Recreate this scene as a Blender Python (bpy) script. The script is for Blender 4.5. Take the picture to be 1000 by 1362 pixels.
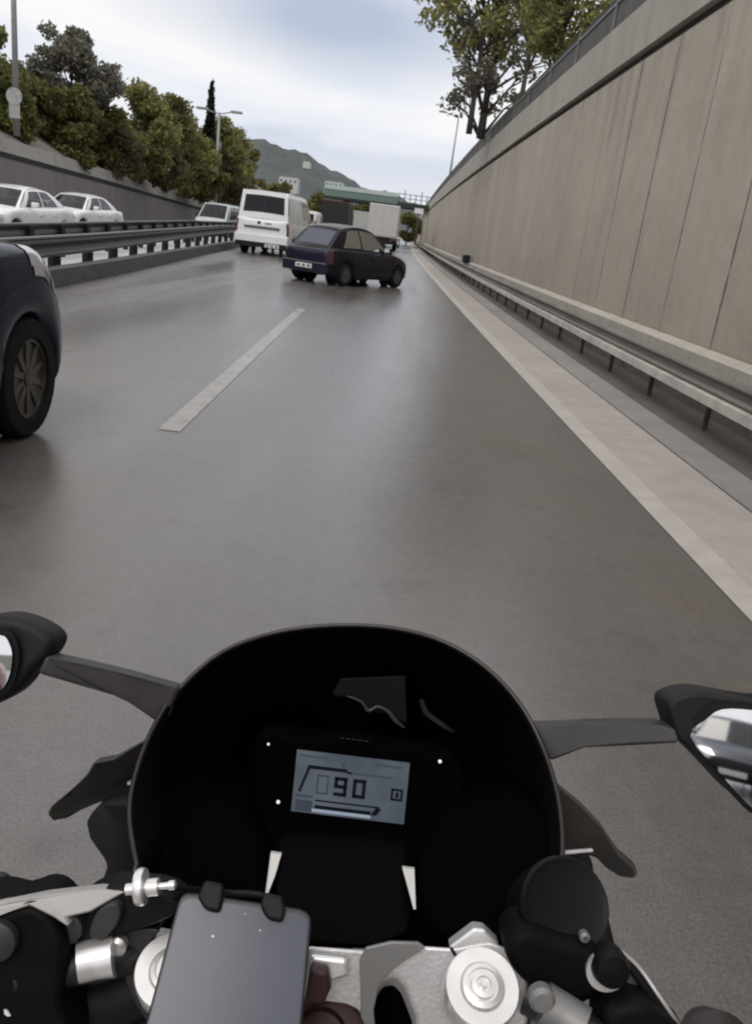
import bpy, bmesh, math, random
import numpy as np
from mathutils import Vector, Matrix
random.seed(7); rng = np.random.default_rng(7)
S = bpy.context.scene
for o in list(bpy.data.objects): bpy.data.objects.remove(o)
COL = S.collection

# ------------------------------------------------------------------ camera
F, PPX, PPY, H = 1080.0, 500.0, 681.0, 1.45
VP, ROLL = (548, 312), math.radians(7.2)
_f = Vector((VP[0]-PPX, -(VP[1]-PPY), -F)).normalized()
_h = Vector((math.cos(ROLL), -math.sin(ROLL), 0))
_x = (_h - _f*_h.dot(_f)).normalized()
_z = _x.cross(_f)
CAMP = Vector((0, 0, H))
Mw = Matrix((_x, _f, _z))            # camera vector -> world vector
cd = bpy.data.cameras.new('camera'); cam = bpy.data.objects.new('camera', cd); COL.objects.link(cam)
m4 = Mw.to_4x4(); m4.translation = CAMP; cam.matrix_world = m4
cd.sensor_fit = 'HORIZONTAL'; cd.sensor_width = 36.0; cd.lens = 36.0*F/1000.0
cd.clip_start = 0.02; cd.clip_end = 6000
S.camera = cam
def ray(px, py): return Mw @ Vector((px-PPX, -(py-PPY), -F))
def atd(px, py, d): return CAMP + ray(px, py)*(d/F)
def atY(px, py, Y):
    r = ray(px, py); return CAMP + r*(Y/r.y)
def atplane(px, py, p, n):
    r = ray(px, py); return CAMP + r*((p-CAMP).dot(n)/r.dot(n))

# ------------------------------------------------------------------ light
SKYOFF = 8.2
W = bpy.data.worlds.new('World'); S.world = W; W.use_nodes = True
nt = W.node_tree; N = nt.nodes; LK = nt.links
N.clear()
wo = N.new('ShaderNodeOutputWorld'); bg = N.new('ShaderNodeBackground'); bg.inputs[1].default_value = 0.1
LK.new(bg.outputs[0], wo.inputs[0])
sky = N.new('ShaderNodeTexSky'); sky.sky_type = 'NISHITA'; sky.sun_disc = False
SUN_EL, SUN_AZ = math.radians(52), math.radians(200)
sky.sun_elevation = SUN_EL; sky.sun_rotation = SUN_AZ
tc = N.new('ShaderNodeTexCoord')
sx = N.new('ShaderNodeSeparateXYZ'); LK.new(tc.outputs['Generated'], sx.inputs[0])
def wmath(op, a, b=None, clamp=False):
    n = N.new('ShaderNodeMath'); n.operation = op; n.use_clamp = clamp
    for i, v in enumerate((a, b)):
        if v is None: continue
        if isinstance(v, (int, float)): n.inputs[i].default_value = v
        else: LK.new(v, n.inputs[i])
    return n.outputs[0]
zz = wmath('MAXIMUM', sx.outputs[2], 0.03)
zz = wmath('ADD', zz, 0.12)
cx = N.new('ShaderNodeCombineXYZ')
LK.new(wmath('DIVIDE', sx.outputs[0], zz), cx.inputs[0]); LK.new(wmath('DIVIDE', sx.outputs[1], zz), cx.inputs[1])
cx.inputs[2].default_value = SKYOFF
def wnoise(scale, det, rough, vec):
    n = N.new('ShaderNodeTexNoise'); n.inputs['Scale'].default_value = scale
    n.inputs['Detail'].default_value = det; n.inputs['Roughness'].default_value = rough
    LK.new(vec, n.inputs['Vector']); return n.outputs[0]
def wramp(fac, stops):
    r = N.new('ShaderNodeValToRGB'); r.color_ramp.interpolation = 'EASE'
    el = r.color_ramp.elements
    while len(el) < len(stops): el.new(0.5)
    for e, (p, c) in zip(el, stops): e.position = p; e.color = (*c, 1)
    LK.new(fac, r.inputs[0]); return r.outputs[0]
n1 = wnoise(0.42, 5, 0.5, cx.outputs[0])
CLOUD_K = 1.0
cloud = wramp(n1, [(0.36, (5.4, 6.2, 7.8)), (0.46, (7.8, 8.3, 9.2)), (0.60, (9.6, 9.6, 9.7))])
n2 = wnoise(0.9, 4, 0.5, cx.outputs[0])
gap = wramp(n2, [(0.60, (1, 1, 1)), (0.74, (0.55, 0.55, 0.55))])
mx = N.new('ShaderNodeMixRGB'); LK.new(gap, mx.inputs[0]); LK.new(sky.outputs[0], mx.inputs[1]); LK.new(cloud, mx.inputs[2])
# one large blue-grey cloud bank ahead
ax_ = wmath('DIVIDE', wmath('ADD', sx.outputs[0], 0.09), 0.22); az_ = wmath('DIVIDE', wmath('SUBTRACT', sx.outputs[2], 0.205), 0.062)
dd_ = wmath('SQRT', wmath('ADD', wmath('MULTIPLY', ax_, ax_), wmath('MULTIPLY', az_, az_)))
n3 = wnoise(2.2, 5, 0.55, tc.outputs['Generated'])
bank = wmath('SUBTRACT', wmath('ADD', 0.75, wmath('MULTIPLY', n3, 0.9)), dd_, True)
bank = wmath('MULTIPLY', wmath('MULTIPLY', bank, 1.1, True), wmath('MULTIPLY', sx.outputs[1], 3.0, True))
mb_ = N.new('ShaderNodeMixRGB'); LK.new(bank, mb_.inputs[0]); LK.new(mx.outputs[0], mb_.inputs[1]); mb_.inputs[2].default_value = (4.9, 5.6, 7.0, 1); mx = mb_
# pale band of cloud at the horizon
hz = wmath('MULTIPLY', sx.outputs[2], 5.2, True)
hz = wmath('SUBTRACT', 1.0, hz, True)
hz = wmath('MULTIPLY', wmath('POWER', hz, 1.5), 0.8)
mh = N.new('ShaderNodeMixRGB'); LK.new(hz, mh.inputs[0]); LK.new(mx.outputs[0], mh.inputs[1]); mh.inputs[2].default_value = (9.4, 9.3, 9.3, 1)
LK.new(mh.outputs[0], bg.inputs[0])
sl = bpy.data.lights.new('sun', 'SUN'); sl.energy = 1.2; sl.angle = math.radians(25); sl.color = (1, 0.95, 0.88)
so = bpy.data.objects.new('sun', sl); COL.objects.link(so)
sd = Vector((math.sin(SUN_AZ)*math.cos(SUN_EL), math.cos(SUN_AZ)*math.cos(SUN_EL), math.sin(SUN_EL)))
so.rotation_euler = sd.to_track_quat('Z', 'Y').to_euler()
S.view_settings.view_transform = 'Standard'; S.view_settings.look = 'None'
S.view_settings.exposure = 0.0; S.view_settings.gamma = 1.0
S.render.engine = 'CYCLES'
S.cycles.max_bounces = 8; S.cycles.transparent_max_bounces = 16
S.cycles.pixel_filter_type = 'BLACKMAN_HARRIS'; S.cycles.filter_width = 2.2

# ------------------------------------------------------------------ materials
MATS = {}
def mat(name, col=(0.5,)*3, rough=0.6, metal=0.0, spec=0.5, var=0.0, vscale=8.0, bump=0.0, bscale=40.0, emit=None, coat=0.0, vstretch=(1, 1, 1)):
    if name in MATS: return MATS[name]
    m = bpy.data.materials.new(name); m.use_nodes = True; nt = m.node_tree; n = nt.nodes; l = nt.links
    b = n['Principled BSDF']
    b.inputs['Base Color'].default_value = (*col, 1); b.inputs['Roughness'].default_value = rough
    b.inputs['Metallic'].default_value = metal; b.inputs['Specular IOR Level'].default_value = spec
    b.inputs['Coat Weight'].default_value = coat; b.inputs['Coat Roughness'].default_value = 0.08
    if emit: b.inputs['Emission Color'].default_value = (*emit[0], 1); b.inputs['Emission Strength'].default_value = emit[1]
    t = n.new('ShaderNodeTexCoord'); mp = n.new('ShaderNodeMapping'); mp.inputs['Scale'].default_value = vstretch
    l.new(t.outputs['Object'], mp.inputs[0])
    nz = n.new('ShaderNodeTexNoise'); nz.inputs['Scale'].default_value = vscale; nz.inputs['Detail'].default_value = 6
    l.new(mp.outputs[0], nz.inputs['Vector'])
    if var:
        r = n.new('ShaderNodeMapRange'); r.inputs[1].default_value = 0.3; r.inputs[2].default_value = 0.7
        r.inputs[3].default_value = 1-var; r.inputs[4].default_value = 1+var
        l.new(nz.outputs[0], r.inputs[0])
        mm = n.new('ShaderNodeMixRGB'); mm.blend_type = 'MULTIPLY'; mm.inputs[0].default_value = 1
        mm.inputs[1].default_value = (*col, 1); l.new(r.outputs[0], mm.inputs[2]); l.new(mm.outputs[0], b.inputs['Base Color'])
        r2 = n.new('ShaderNodeMapRange'); r2.inputs[3].default_value = max(rough-0.08, 0.02); r2.inputs[4].default_value = min(rough+0.08, 1)
        l.new(nz.outputs[0], r2.inputs[0]); l.new(r2.outputs[0], b.inputs['Roughness'])
    if bump:
        nb = n.new('ShaderNodeTexNoise'); nb.inputs['Scale'].default_value = bscale; nb.inputs['Detail'].default_value = 4
        l.new(mp.outputs[0], nb.inputs['Vector'])
        bp = n.new('ShaderNodeBump'); bp.inputs['Strength'].default_value = bump; bp.inputs['Distance'].default_value = 0.01
        l.new(nb.outputs[0], bp.inputs['Height']); l.new(bp.outputs[0], b.inputs['Normal'])
    MATS[name] = m; return m
def nodes_of(m): return m.node_tree.nodes, m.node_tree.links, m.node_tree.nodes['Principled BSDF']
def glassmat(name, tint, gl=0.08, gc=(0.8, 0.8, 0.8)):
    if name in MATS: return MATS[name]
    m = bpy.data.materials.new(name); m.use_nodes = True; n = m.node_tree.nodes; l = m.node_tree.links; n.clear()
    o = n.new('ShaderNodeOutputMaterial'); tr = n.new('ShaderNodeBsdfTransparent'); tr.inputs[0].default_value = (*tint, 1)
    g = n.new('ShaderNodeBsdfGlossy'); g.inputs['Roughness'].default_value = gl; g.inputs[0].default_value = (*gc, 1)
    fr = n.new('ShaderNodeFresnel'); fr.inputs[0].default_value = 1.5
    mx = n.new('ShaderNodeMixShader'); l.new(fr.outputs[0], mx.inputs[0]); l.new(tr.outputs[0], mx.inputs[1]); l.new(g.outputs[0], mx.inputs[2])
    l.new(mx.outputs[0], o.inputs[0]); MATS[name] = m; return m

class TexB:
    """tiny node helper"""
    def __init__(s, m): s.n, s.l, s.b = nodes_of(m); s.tc = s.n.new('ShaderNodeTexCoord')
    def coord(s, sc=(1, 1, 1), out='Object'):
        mp = s.n.new('ShaderNodeMapping'); mp.inputs['Scale'].default_value = sc; s.l.new(s.tc.outputs[out], mp.inputs[0]); return mp.outputs[0]
    def noise(s, scale, det=5, rough=0.5, sc=(1, 1, 1)):
        z = s.n.new('ShaderNodeTexNoise'); z.inputs['Scale'].default_value = scale; z.inputs['Detail'].default_value = det
        z.inputs['Roughness'].default_value = rough; s.l.new(s.coord(sc), z.inputs['Vector']); return z.outputs[0]
    def mr(s, v, a, b, c, d):
        r = s.n.new('ShaderNodeMapRange'); s.l.new(v, r.inputs[0])
        for i, x in enumerate((a, b, c, d)): r.inputs[i+1].default_value = x
        return r.outputs[0]
    def math(s, op, a, b=0.0, clamp=False):
        q = s.n.new('ShaderNodeMath'); q.operation = op; q.use_clamp = clamp
        for i, v in enumerate((a, b)):
            if isinstance(v, (int, float)): q.inputs[i].default_value = v
            else: s.l.new(v, q.inputs[i])
        return q.outputs[0]
    def mix(s, f, a, b, mode='MIX'):
        q = s.n.new('ShaderNodeMixRGB'); q.blend_type = mode
        for i, v in enumerate((f, a, b)):
            if isinstance(v, (int, float)): q.inputs[i].default_value = v if i == 0 else (v, v, v, 1)
            elif isinstance(v, tuple): q.inputs[i].default_value = (*v, 1)
            else: s.l.new(v, q.inputs[i])
        return q.outputs[0]
    def bump(s, v, st=0.3, dist=0.01):
        q = s.n.new('ShaderNodeBump'); q.inputs['Strength'].default_value = st; q.inputs['Distance'].default_value = dist
        s.l.new(v, q.inputs['Height']); s.l.new(q.outputs[0], s.b.inputs['Normal'])
    def xyz(s):
        q = s.n.new('ShaderNodeSeparateXYZ'); s.l.new(s.tc.outputs['Object'], q.inputs[0]); return q.outputs

def asphalt():
    m = mat('asphalt', (0.06,)*3, 0.4, spec=0.5); t = TexB(m)
    base = t.mix(t.mr(t.noise(0.35, 5, 0.6, (1, 0.35, 1)), 0.35, 0.65, 0, 1), (0.092, 0.084, 0.081), (0.142, 0.131, 0.126))
    stone = t.mr(t.noise(110, 3, 0.7), 0.35, 0.7, 0.72, 1.35)
    c = t.mix(1.0, base, stone, 'MULTIPLY')
    spots = t.mr(t.noise(2.4, 5, 0.6), 0.56, 0.70, 1.0, 0.78)
    c = t.mix(1.0, c, spots, 'MULTIPLY')
    fine = t.mr(t.noise(14, 6, 0.75), 0.3, 0.7, 0.86, 1.14)
    c = t.mix(1.0, c, fine, 'MULTIPLY')
    brown = t.mr(t.noise(0.9, 5, 0.6), 0.46, 0.66, 0, 0.75)
    c = t.mix(brown, c, t.mix(1.0, c, (1.0, 0.92, 0.84), 'MULTIPLY'))
    t.l.new(c, t.b.inputs['Base Color'])
    wet = t.mr(t.noise(0.5, 4, 0.5, (1.6, 0.12, 1)), 0.35, 0.65, 0.17, 0.33)
    t.b.inputs['Specular IOR Level'].default_value = 0.95
    t.l.new(wet, t.b.inputs['Roughness'])
    t.bump(t.noise(160, 3, 0.7), 0.22, 0.003)
    return m
def concrete(name, c1, c2, stain=0.35, streak=True, joints=None, low=None):
    m = mat(name, c1, 0.85, spec=0.3); t = TexB(m)
    c = t.mix(t.mr(t.noise(0.6, 6, 0.6), 0.3, 0.7, 0, 1), c1, c2)
    c = t.mix(1.0, c, t.mr(t.noise(5, 6, 0.75), 0.3, 0.7, 0.90, 1.10), 'MULTIPLY')
    if streak:
        st = t.mr(t.noise(2.2, 5, 0.6, (1, 1, 0.06)), 0.50, 0.72, 0, stain)
        c = t.mix(st, c, tuple(x*0.45 for x in c1))
    X = t.xyz()
    if low:   # rusty drips that start under the groove
        dr = t.mr(t.noise(3.0, 4, 0.6, (1, 1, 0.05)), 0.47, 0.62, 0, 1)
        dr = t.math('MULTIPLY', dr, t.mr(t.math('ADD', X[2], t.mr(t.noise(0.7, 3), 0.3, 0.7, -0.9, 0.9)), 2.6, 4.4, 0.0, 0.38))
        c = t.mix(dr, c, tuple(x*0.42 for x in c1))
    if low:  # shade towards the wall foot, painted into the colour
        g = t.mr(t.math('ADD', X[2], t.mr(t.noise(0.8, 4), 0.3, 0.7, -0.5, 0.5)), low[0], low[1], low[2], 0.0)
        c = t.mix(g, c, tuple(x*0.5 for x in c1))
    if joints:
        per, off, wd = joints
        f = t.math('FRACT', t.math('ADD', t.math('DIVIDE', X[1], per), off))
        d = t.math('ABSOLUTE', t.math('SUBTRACT', f, 0.5))
        wob = t.mr(t.noise(5, 3), 0.3, 0.7, 0.3, 1.7)
        line = t.math('LESS_THAN', d, t.math('MULTIPLY', wob, wd/per))
        line = t.math('MULTIPLY', line, t.mr(t.math('ADD', X[1], t.mr(t.noise(0.4, 2), 0.3, 0.7, -2, 2)), 13.5, 18.0, 1.0, 0.12))
        line = t.math('MULTIPLY', line, t.mr(t.noise(1.1, 3, 0.5, (1, 1, 0.35)), 0.36, 0.52, 0.25, 0.9))
        c = t.mix(line, c, tuple(x*0.22 for x in c1))
        # a faint difference of tone from one cast panel to the next
        fl = t.math('FLOOR', t.math('ADD', t.math('ADD', t.math('DIVIDE', X[1], per), off), 0.5))
        wn = t.n.new('ShaderNodeTexWhiteNoise'); wn.noise_dimensions = '1D'; t.l.new(fl, wn.inputs['W'])
        c = t.mix(1.0, c, t.mr(wn.outputs['Value'], 0, 1, 0.94, 1.05), 'MULTIPLY')
    t.l.new(c, t.b.inputs['Base Color'])
    t.bump(t.noise(30, 5, 0.7), 0.25, 0.01)
    return m
ASPH = asphalt()
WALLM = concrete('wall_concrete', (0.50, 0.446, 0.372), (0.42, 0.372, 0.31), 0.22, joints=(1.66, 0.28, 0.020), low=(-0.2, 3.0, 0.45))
COPE = concrete('coping_concrete', (0.48, 0.44, 0.382), (0.40, 0.368, 0.322), 0.35)
LWALL = concrete('left_wall_concrete', (0.24, 0.215, 0.21), (0.20, 0.18, 0.175), 0.3)
LCOPE = concrete('left_coping', (0.36, 0.34, 0.31), (0.29, 0.275, 0.25), 0.4)
STRIP = concrete('strip_concrete', (0.42, 0.385, 0.355), (0.34, 0.31, 0.285), 0.2, False)
GUTTER = concrete('gutter_concrete', (0.30, 0.275, 0.265), (0.23, 0.21, 0.20), 0.2, False)
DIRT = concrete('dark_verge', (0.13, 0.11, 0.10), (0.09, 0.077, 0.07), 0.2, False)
MEDIAN = concrete('median_concrete', (0.55, 0.54, 0.53), (0.42, 0.41, 0.40), 0.2, False)
PAINT = mat('road_paint', (0.44, 0.41, 0.38), 0.55, var=0.10, vscale=5)
WORN = mat('worn_road_paint', (0.27, 0.25, 0.235), 0.3, var=0.3, vscale=6)
BOLT = mat('bolt_steel', (0.30, 0.28, 0.27), 0.4, 0.6)
GALV = mat('galvanised_steel', (0.34, 0.32, 0.31), 0.5, 0.35, var=0.2, vscale=3, vstretch=(1, 0.3, 1))
GALVD = mat('dull_steel', (0.10, 0.095, 0.10), 0.6, 0.3, var=0.25, vscale=3)
RUST = mat('rusty_post', (0.075, 0.055, 0.048), 0.8, var=0.35, vscale=9)
GRASS = mat('verge_grass', (0.085, 0.085, 0.06), 0.95, var=0.5, vscale=0.7, bump=0.5, bscale=3)
BLACK = mat('black_plastic', (0.006, 0.006, 0.007), 0.55, spec=0.25)
BLACKT = mat('textured_black_plastic', (0.012, 0.011, 0.012), 0.6, spec=0.3, bump=0.05, bscale=900)
DARKG = mat('dark_grey_plastic', (0.035, 0.033, 0.033), 0.5, spec=0.4, var=0.2, vscale=30)
COWL = mat('cowl_black', (0.0012, 0.0012, 0.0014), 0.9, spec=0.02)
SCREENB = mat('tinted_acrylic', (0.0012, 0.0012, 0.0012), 0.6, spec=0.03)
RIMM = mat('acrylic_edge', (0.018, 0.013, 0.011), 0.3, spec=0.5)
ALU = mat('cast_aluminium', (0.62, 0.60, 0.60), 0.42, 0.55, var=0.12, vscale=25, bump=0.12, bscale=300)
ALUL = mat('bright_aluminium', (0.80, 0.78, 0.77), 0.3, 0.7, var=0.08, vscale=40)
ALUD = mat('shaded_alloy', (0.22, 0.215, 0.21), 0.5, 0.5, var=0.15, vscale=40)
TYRE = mat('tyre_rubber', (0.012, 0.012, 0.012), 0.85, spec=0.2)
RIMS = mat('alloy_rim', (0.38, 0.37, 0.36), 0.35, 0.7)
RIMD = mat('dull_rim', (0.14, 0.13, 0.15), 0.45, 0.5)
TRIM = mat('car_trim', (0.012, 0.012, 0.013), 0.6, spec=0.3)
INT = mat('car_interior', (0.012, 0.011, 0.011), 0.9, spec=0.2)
REDL = mat('red_lamp', (0.16, 0.012, 0.014), 0.2, coat=0.5)
REDD = mat('dark_red_lamp', (0.035, 0.006, 0.012), 0.25, coat=0.4)
HEADL = mat('headlamp_glass', (0.50, 0.50, 0.52), 0.15, 0.3, coat=0.8)
PLATE = mat('number_plate_white', (0.75, 0.75, 0.75), 0.5)
INK = mat('plate_ink', (0.02, 0.02, 0.025), 0.5)
GL_D = glassmat('dark_glass', (0.10, 0.10, 0.11)); GL_L = glassmat('light_glass', (0.55, 0.57, 0.58))
GL_M = glassmat('mid_glass', (0.28, 0.30, 0.31)); GL_R = glassmat('hatch_glass', (0.10, 0.11, 0.14), 0.2, (0.15, 0.16, 0.19))
MIRR = mat('mirror_glass', (0.85, 0.86, 0.88), 0.02, 1.0)
BARK = mat('bark', (0.075, 0.060, 0.048), 0.9, var=0.3, vscale=12, bump=0.6, bscale=20)
def leafmat(name, c1, c2):
    m = mat(name, c1, 0.65, spec=0.25); t = TexB(m)
    c = t.mix(t.mr(t.noise(0.9, 4, 0.6), 0.35, 0.65, 0, 1), c1, c2)
    c = t.mix(1.0, c, t.mr(t.noise(9, 2, 0.6), 0.3, 0.7, 0.65, 1.35), 'MULTIPLY'); t.l.new(c, t.b.inputs['Base Color'])
    tr = t.n.new('ShaderNodeBsdfTranslucent'); t.l.new(c, tr.inputs[0]); ms = t.n.new('ShaderNodeMixShader'); ms.inputs[0].default_value = 0.35
    out = [q for q in t.n if q.type == 'OUTPUT_MATERIAL'][0]; t.l.new(t.b.outputs[0], ms.inputs[1]); t.l.new(tr.outputs[0], ms.inputs[2]); t.l.new(ms.outputs[0], out.inputs[0])
    return m
LEAF_O = leafmat('olive_leaf', (0.21, 0.205, 0.078), (0.30, 0.28, 0.11))
LEAF_D = leafmat('dark_leaf', (0.115, 0.115, 0.046), (0.20, 0.185, 0.062))
LEAF_G = leafmat('green_leaf', (0.145, 0.155, 0.055), (0.235, 0.235, 0.08))
LEAF_P = leafmat('grey_leaf', (0.16, 0.155, 0.125), (0.24, 0.225, 0.17))
LEAF_C = leafmat('cypress_leaf', (0.012, 0.018, 0.016), (0.025, 0.032, 0.028))
LEAF_B = leafmat('brown_leaf', (0.13, 0.105, 0.062), (0.19, 0.155, 0.08))

# ------------------------------------------------------------------ mesh helpers
def tag(o, label=None, cat=None, group=None, kind=None):
    for k, v in (('label', label), ('category', cat), ('group', group), ('kind', kind)):
        if v: o[k] = v
    return o
def thing(name, loc, label, cat, group=None, rz=0):
    o = bpy.data.objects.new(name, None); COL.objects.link(o); o.location = loc; o.rotation_euler = (0, 0, rz)
    o.empty_display_size = 0.2
    return tag(o, label, cat, group)
def mk(name, verts, faces, m, parent=None, smooth=False, bevel=0, auto=None):
    me = bpy.data.meshes.new(name); me.from_pydata([tuple(v) for v in verts], [], faces); me.update()
    o = bpy.data.objects.new(name, me); COL.objects.link(o)
    if m: me.materials.append(m)
    if smooth: me.polygons.foreach_set('use_smooth', [True]*len(me.polygons))
    if bevel:
        b = o.modifiers.new('b', 'BEVEL'); b.width = bevel; b.segments = 3; b.limit_method = 'ANGLE'; b.angle_limit = math.radians(35)
        me.polygons.foreach_set('use_smooth', [True]*len(me.polygons))
        b.harden_normals = True
    if auto:
        for e in me.edges: pass
        try: me.set_sharp_from_angle(angle=math.radians(auto))
        except Exception: pass
    if parent: o.parent = parent
    return o
class MB:
    def __init__(s): s.v = []; s.f = []
    def add(s, vs, fs):
        b = len(s.v); s.v += [tuple(v) for v in vs]; s.f += [tuple(i+b for i in f) for f in fs]; return s
    def box(s, x0, x1, y0, y1, z0, z1):
        vs = [(x, y, z) for x in (x0, x1) for y in (y0, y1) for z in (z0, z1)]
        return s.add(vs, [(0, 1, 3, 2), (4, 6, 7, 5), (0, 4, 5, 1), (2, 3, 7, 6), (0, 2, 6, 4), (1, 5, 7, 3)])
    def obox(s, c, ax, ay, az):
        c, ax, ay, az = map(Vector, (c, ax, ay, az))
        vs = [c+ax*i+ay*j+az*k for i in (-1, 1) for j in (-1, 1) for k in (-1, 1)]
        return s.add(vs, [(0, 1, 3, 2), (4, 6, 7, 5), (0, 4, 5, 1), (2, 3, 7, 6), (0, 2, 6, 4), (1, 5, 7, 3)])
    def tube(s, pts, rad, n=8, cap=True):
        pts = [Vector(p) for p in pts]; k = len(pts)
        if isinstance(rad, (int, float)): rad = [rad]*k
        up = None; vs = []
        for i, p in enumerate(pts):
            t = (pts[min(i+1, k-1)]-pts[max(i-1, 0)]).normalized()
            if up is None: up = t.orthogonal().normalized()
            up = (up - t*up.dot(t)).normalized(); w = t.cross(up)
            for j in range(n):
                a = 2*math.pi*j/n; vs.append(p+(up*math.cos(a)+w*math.sin(a))*rad[i])
        fs = [(i*n+j, i*n+(j+1) % n, (i+1)*n+(j+1) % n, (i+1)*n+j) for i in range(k-1) for j in range(n)]
        if cap: fs += [tuple(range(n))[::-1], tuple(range((k-1)*n, k*n))]
        return s.add(vs, fs)
    def lathe(s, c, axis, prof, n=32):
        c = Vector(c); a = Vector(axis).normalized(); u = a.orthogonal().normalized(); w = a.cross(u); vs = []
        for (r, h) in prof:
            for j in range(n):
                t = 2*math.pi*j/n; vs.append(c+a*h+(u*math.cos(t)+w*math.sin(t))*r)
        k = len(prof)
        fs = [(i*n+j, i*n+(j+1) % n, (i+1)*n+(j+1) % n, (i+1)*n+j) for i in range(k-1) for j in range(n)]
        fs += [tuple(range(n))[::-1], tuple(range((k-1)*n, k*n))]
        return s.add(vs, fs)
    def grid(s, P):
        r, c = len(P), len(P[0])
        return s.add([p for row in P for p in row], [(i*c+j, i*c+j+1, (i+1)*c+j+1, (i+1)*c+j) for i in range(r-1) for j in range(c-1)])
    def build(s, name, m, parent=None, **k): return mk(name, s.v, s.f, m, parent, **k)
def lerp(a, b, t): return a+(b-a)*t
def pw(xs, t):
    if t <= xs[0][0]: return xs[0][1]
    for (a, va), (b, vb) in zip(xs, xs[1:]):
        if t <= b: return va+(vb-va)*(t-a)/(b-a)
    return xs[-1][1]
def pws(xs, t):   # smooth version (Catmull-Rom on values)
    n = len(xs)
    if t <= xs[0][0]: return xs[0][1]
    if t >= xs[-1][0]: return xs[-1][1]
    for i in range(n-1):
        if t <= xs[i+1][0]:
            x0, x1 = xs[i][0], xs[i+1][0]; h = x1-x0; u = (t-x0)/h
            def sl(j):
                if j <= 0: return (xs[1][1]-xs[0][1])/(xs[1][0]-xs[0][0])
                if j >= n-1: return (xs[-1][1]-xs[-2][1])/(xs[-1][0]-xs[-2][0])
                a = (xs[j][1]-xs[j-1][1])/(xs[j][0]-xs[j-1][0]); b = (xs[j+1][1]-xs[j][1])/(xs[j+1][0]-xs[j][0])
                return 0 if a*b <= 0 else 2*a*b/(a+b)
            m0, m1 = sl(i)*h, sl(i+1)*h; y0, y1 = xs[i][1], xs[i+1][1]
            return (2*u**3-3*u**2+1)*y0+(u**3-2*u**2+u)*m0+(-2*u**3+3*u**2)*y1+(u**3-u**2)*m1

# ------------------------------------------------------------------ road frame
def cv(y): return -2.6*(1-math.exp(-y/75)) if y > 0 else -2.6/75*y*(-1)*-1*0 + (-2.6/75)*y
def ys_(a, b, st=2.0):
    out = []; y = a
    while y < b: out.append(y); y += st if y < 60 else st*3
    out.append(b); return out
def sweep(prof, a=-60, b=200, st=2.0, closed=False):
    """prof: list of (offset, z) or function y->list ; runs along the road"""
    mb = MB(); rows = []
    for y in ys_(a, b, st):
        p = prof(y) if callable(prof) else prof
        row = [(o+cv(y), y, z) for o, z in p]
        if closed: row.append(row[0])
        rows.append(row)
    mb.grid(rows)
    if closed:
        n = len(rows[0])-1
        mb.add(rows[0][:-1], [tuple(range(n))]); mb.add(rows[-1][:-1], [tuple(range(n))[::-1]])
    return mb
def struct(name, mb, m, **k): return tag(mb.build(name, m, None, **k), kind='structure')

XW = 3.5
mb = MB(); mb.grid([[(x, y, -0.5) for x in (-4000, 4000)] for y in (-3000, 5000)])
struct('ground', mb, GRASS)
struct('road', sweep([(-22, 0), (2.62, 0)], -60, 260), ASPH)
struct('gutter', sweep([(2.62, 0.004), (2.64, 0.03), (2.91, 0.045)]), GUTTER)
struct('shoulder_strip', sweep([(2.02, 0.0045), (2.60, 0.006)]), STRIP)
struct('edge_line', sweep([(1.84, 0.004), (2.02, 0.004)]), PAINT)
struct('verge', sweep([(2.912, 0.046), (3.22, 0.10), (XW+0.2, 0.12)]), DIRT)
def gofs(y): return pws([(-60, -5.0), (5, -5.25), (14.6, -5.55), (22, -6.0), (41, -7.2), (70, -8.6), (120, -9.4), (200, -9.6)], y)
struct('median_strip', sweep(lambda y: [(gofs(y)+0.42, 0.004), (gofs(y)+0.40, 0.27), (gofs(y)+0.2, 0.28), (gofs(y)+0.19, 0.1)]), GALVD)
struct('median_ground', sweep(lambda y: [(gofs(y)+0.26, 0.10), (gofs(y)-1.9, 0.10), (gofs(y)-1.95, 0.004)]), MEDIAN)
# lane dashes
dash = None
for i, (a, b) in enumerate([(5.35, 14.6), (24, 31), (43, 50), (62, 69)]):
    d = sweep([(-1.37, 0.004), (-1.22, 0.004)], a, b, 1.0).build('lane_dash', WORN if i == 0 else PAINT); d['kind'] = 'structure'
for a in (24, 33, 42, 51):
    struct('lane_dash', sweep([(-11.1, 0.004), (-10.95, 0.004)], a, a+3, 1.0), PAINT)

# ------------------------------------------------------------------ right retaining wall
rw = thing('retaining_wall', (3.5, 0, 0), 'tall pale beige concrete retaining wall with dark vertical joints along the right of the road', 'wall')
def child(o, parent):   # parent while keeping world-space mesh coordinates
    o.parent = parent; o.matrix_parent_inverse = Matrix.Translation(parent.location).inverted() if not parent.rotation_euler.z else parent.matrix_basis.inverted()
    return o
Zg = lambda y: 4.32; Zt = lambda y: 5.10+0.12*min(max(y/40, 0), 1)
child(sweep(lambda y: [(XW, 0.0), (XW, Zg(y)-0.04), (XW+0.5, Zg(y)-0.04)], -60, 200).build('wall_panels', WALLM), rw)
child(sweep(lambda y: [(XW-0.02, 0.47), (XW-0.16, 0.48), (XW-0.16, 0.65), (XW-0.02, 0.70)], -60, 200, closed=True).build('base_ledge', COPE), rw)
child(sweep([(XW-0.04, 0.10), (XW-0.10, 0.11), (XW-0.10, 0.469), (XW-0.04, 0.469)], -60, 200, closed=True).build('plinth', mat('plinth_dark', (0.15, 0.128, 0.115), 0.9, var=0.3, vscale=2)), rw)  # dark brown face below the base ledge
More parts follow.
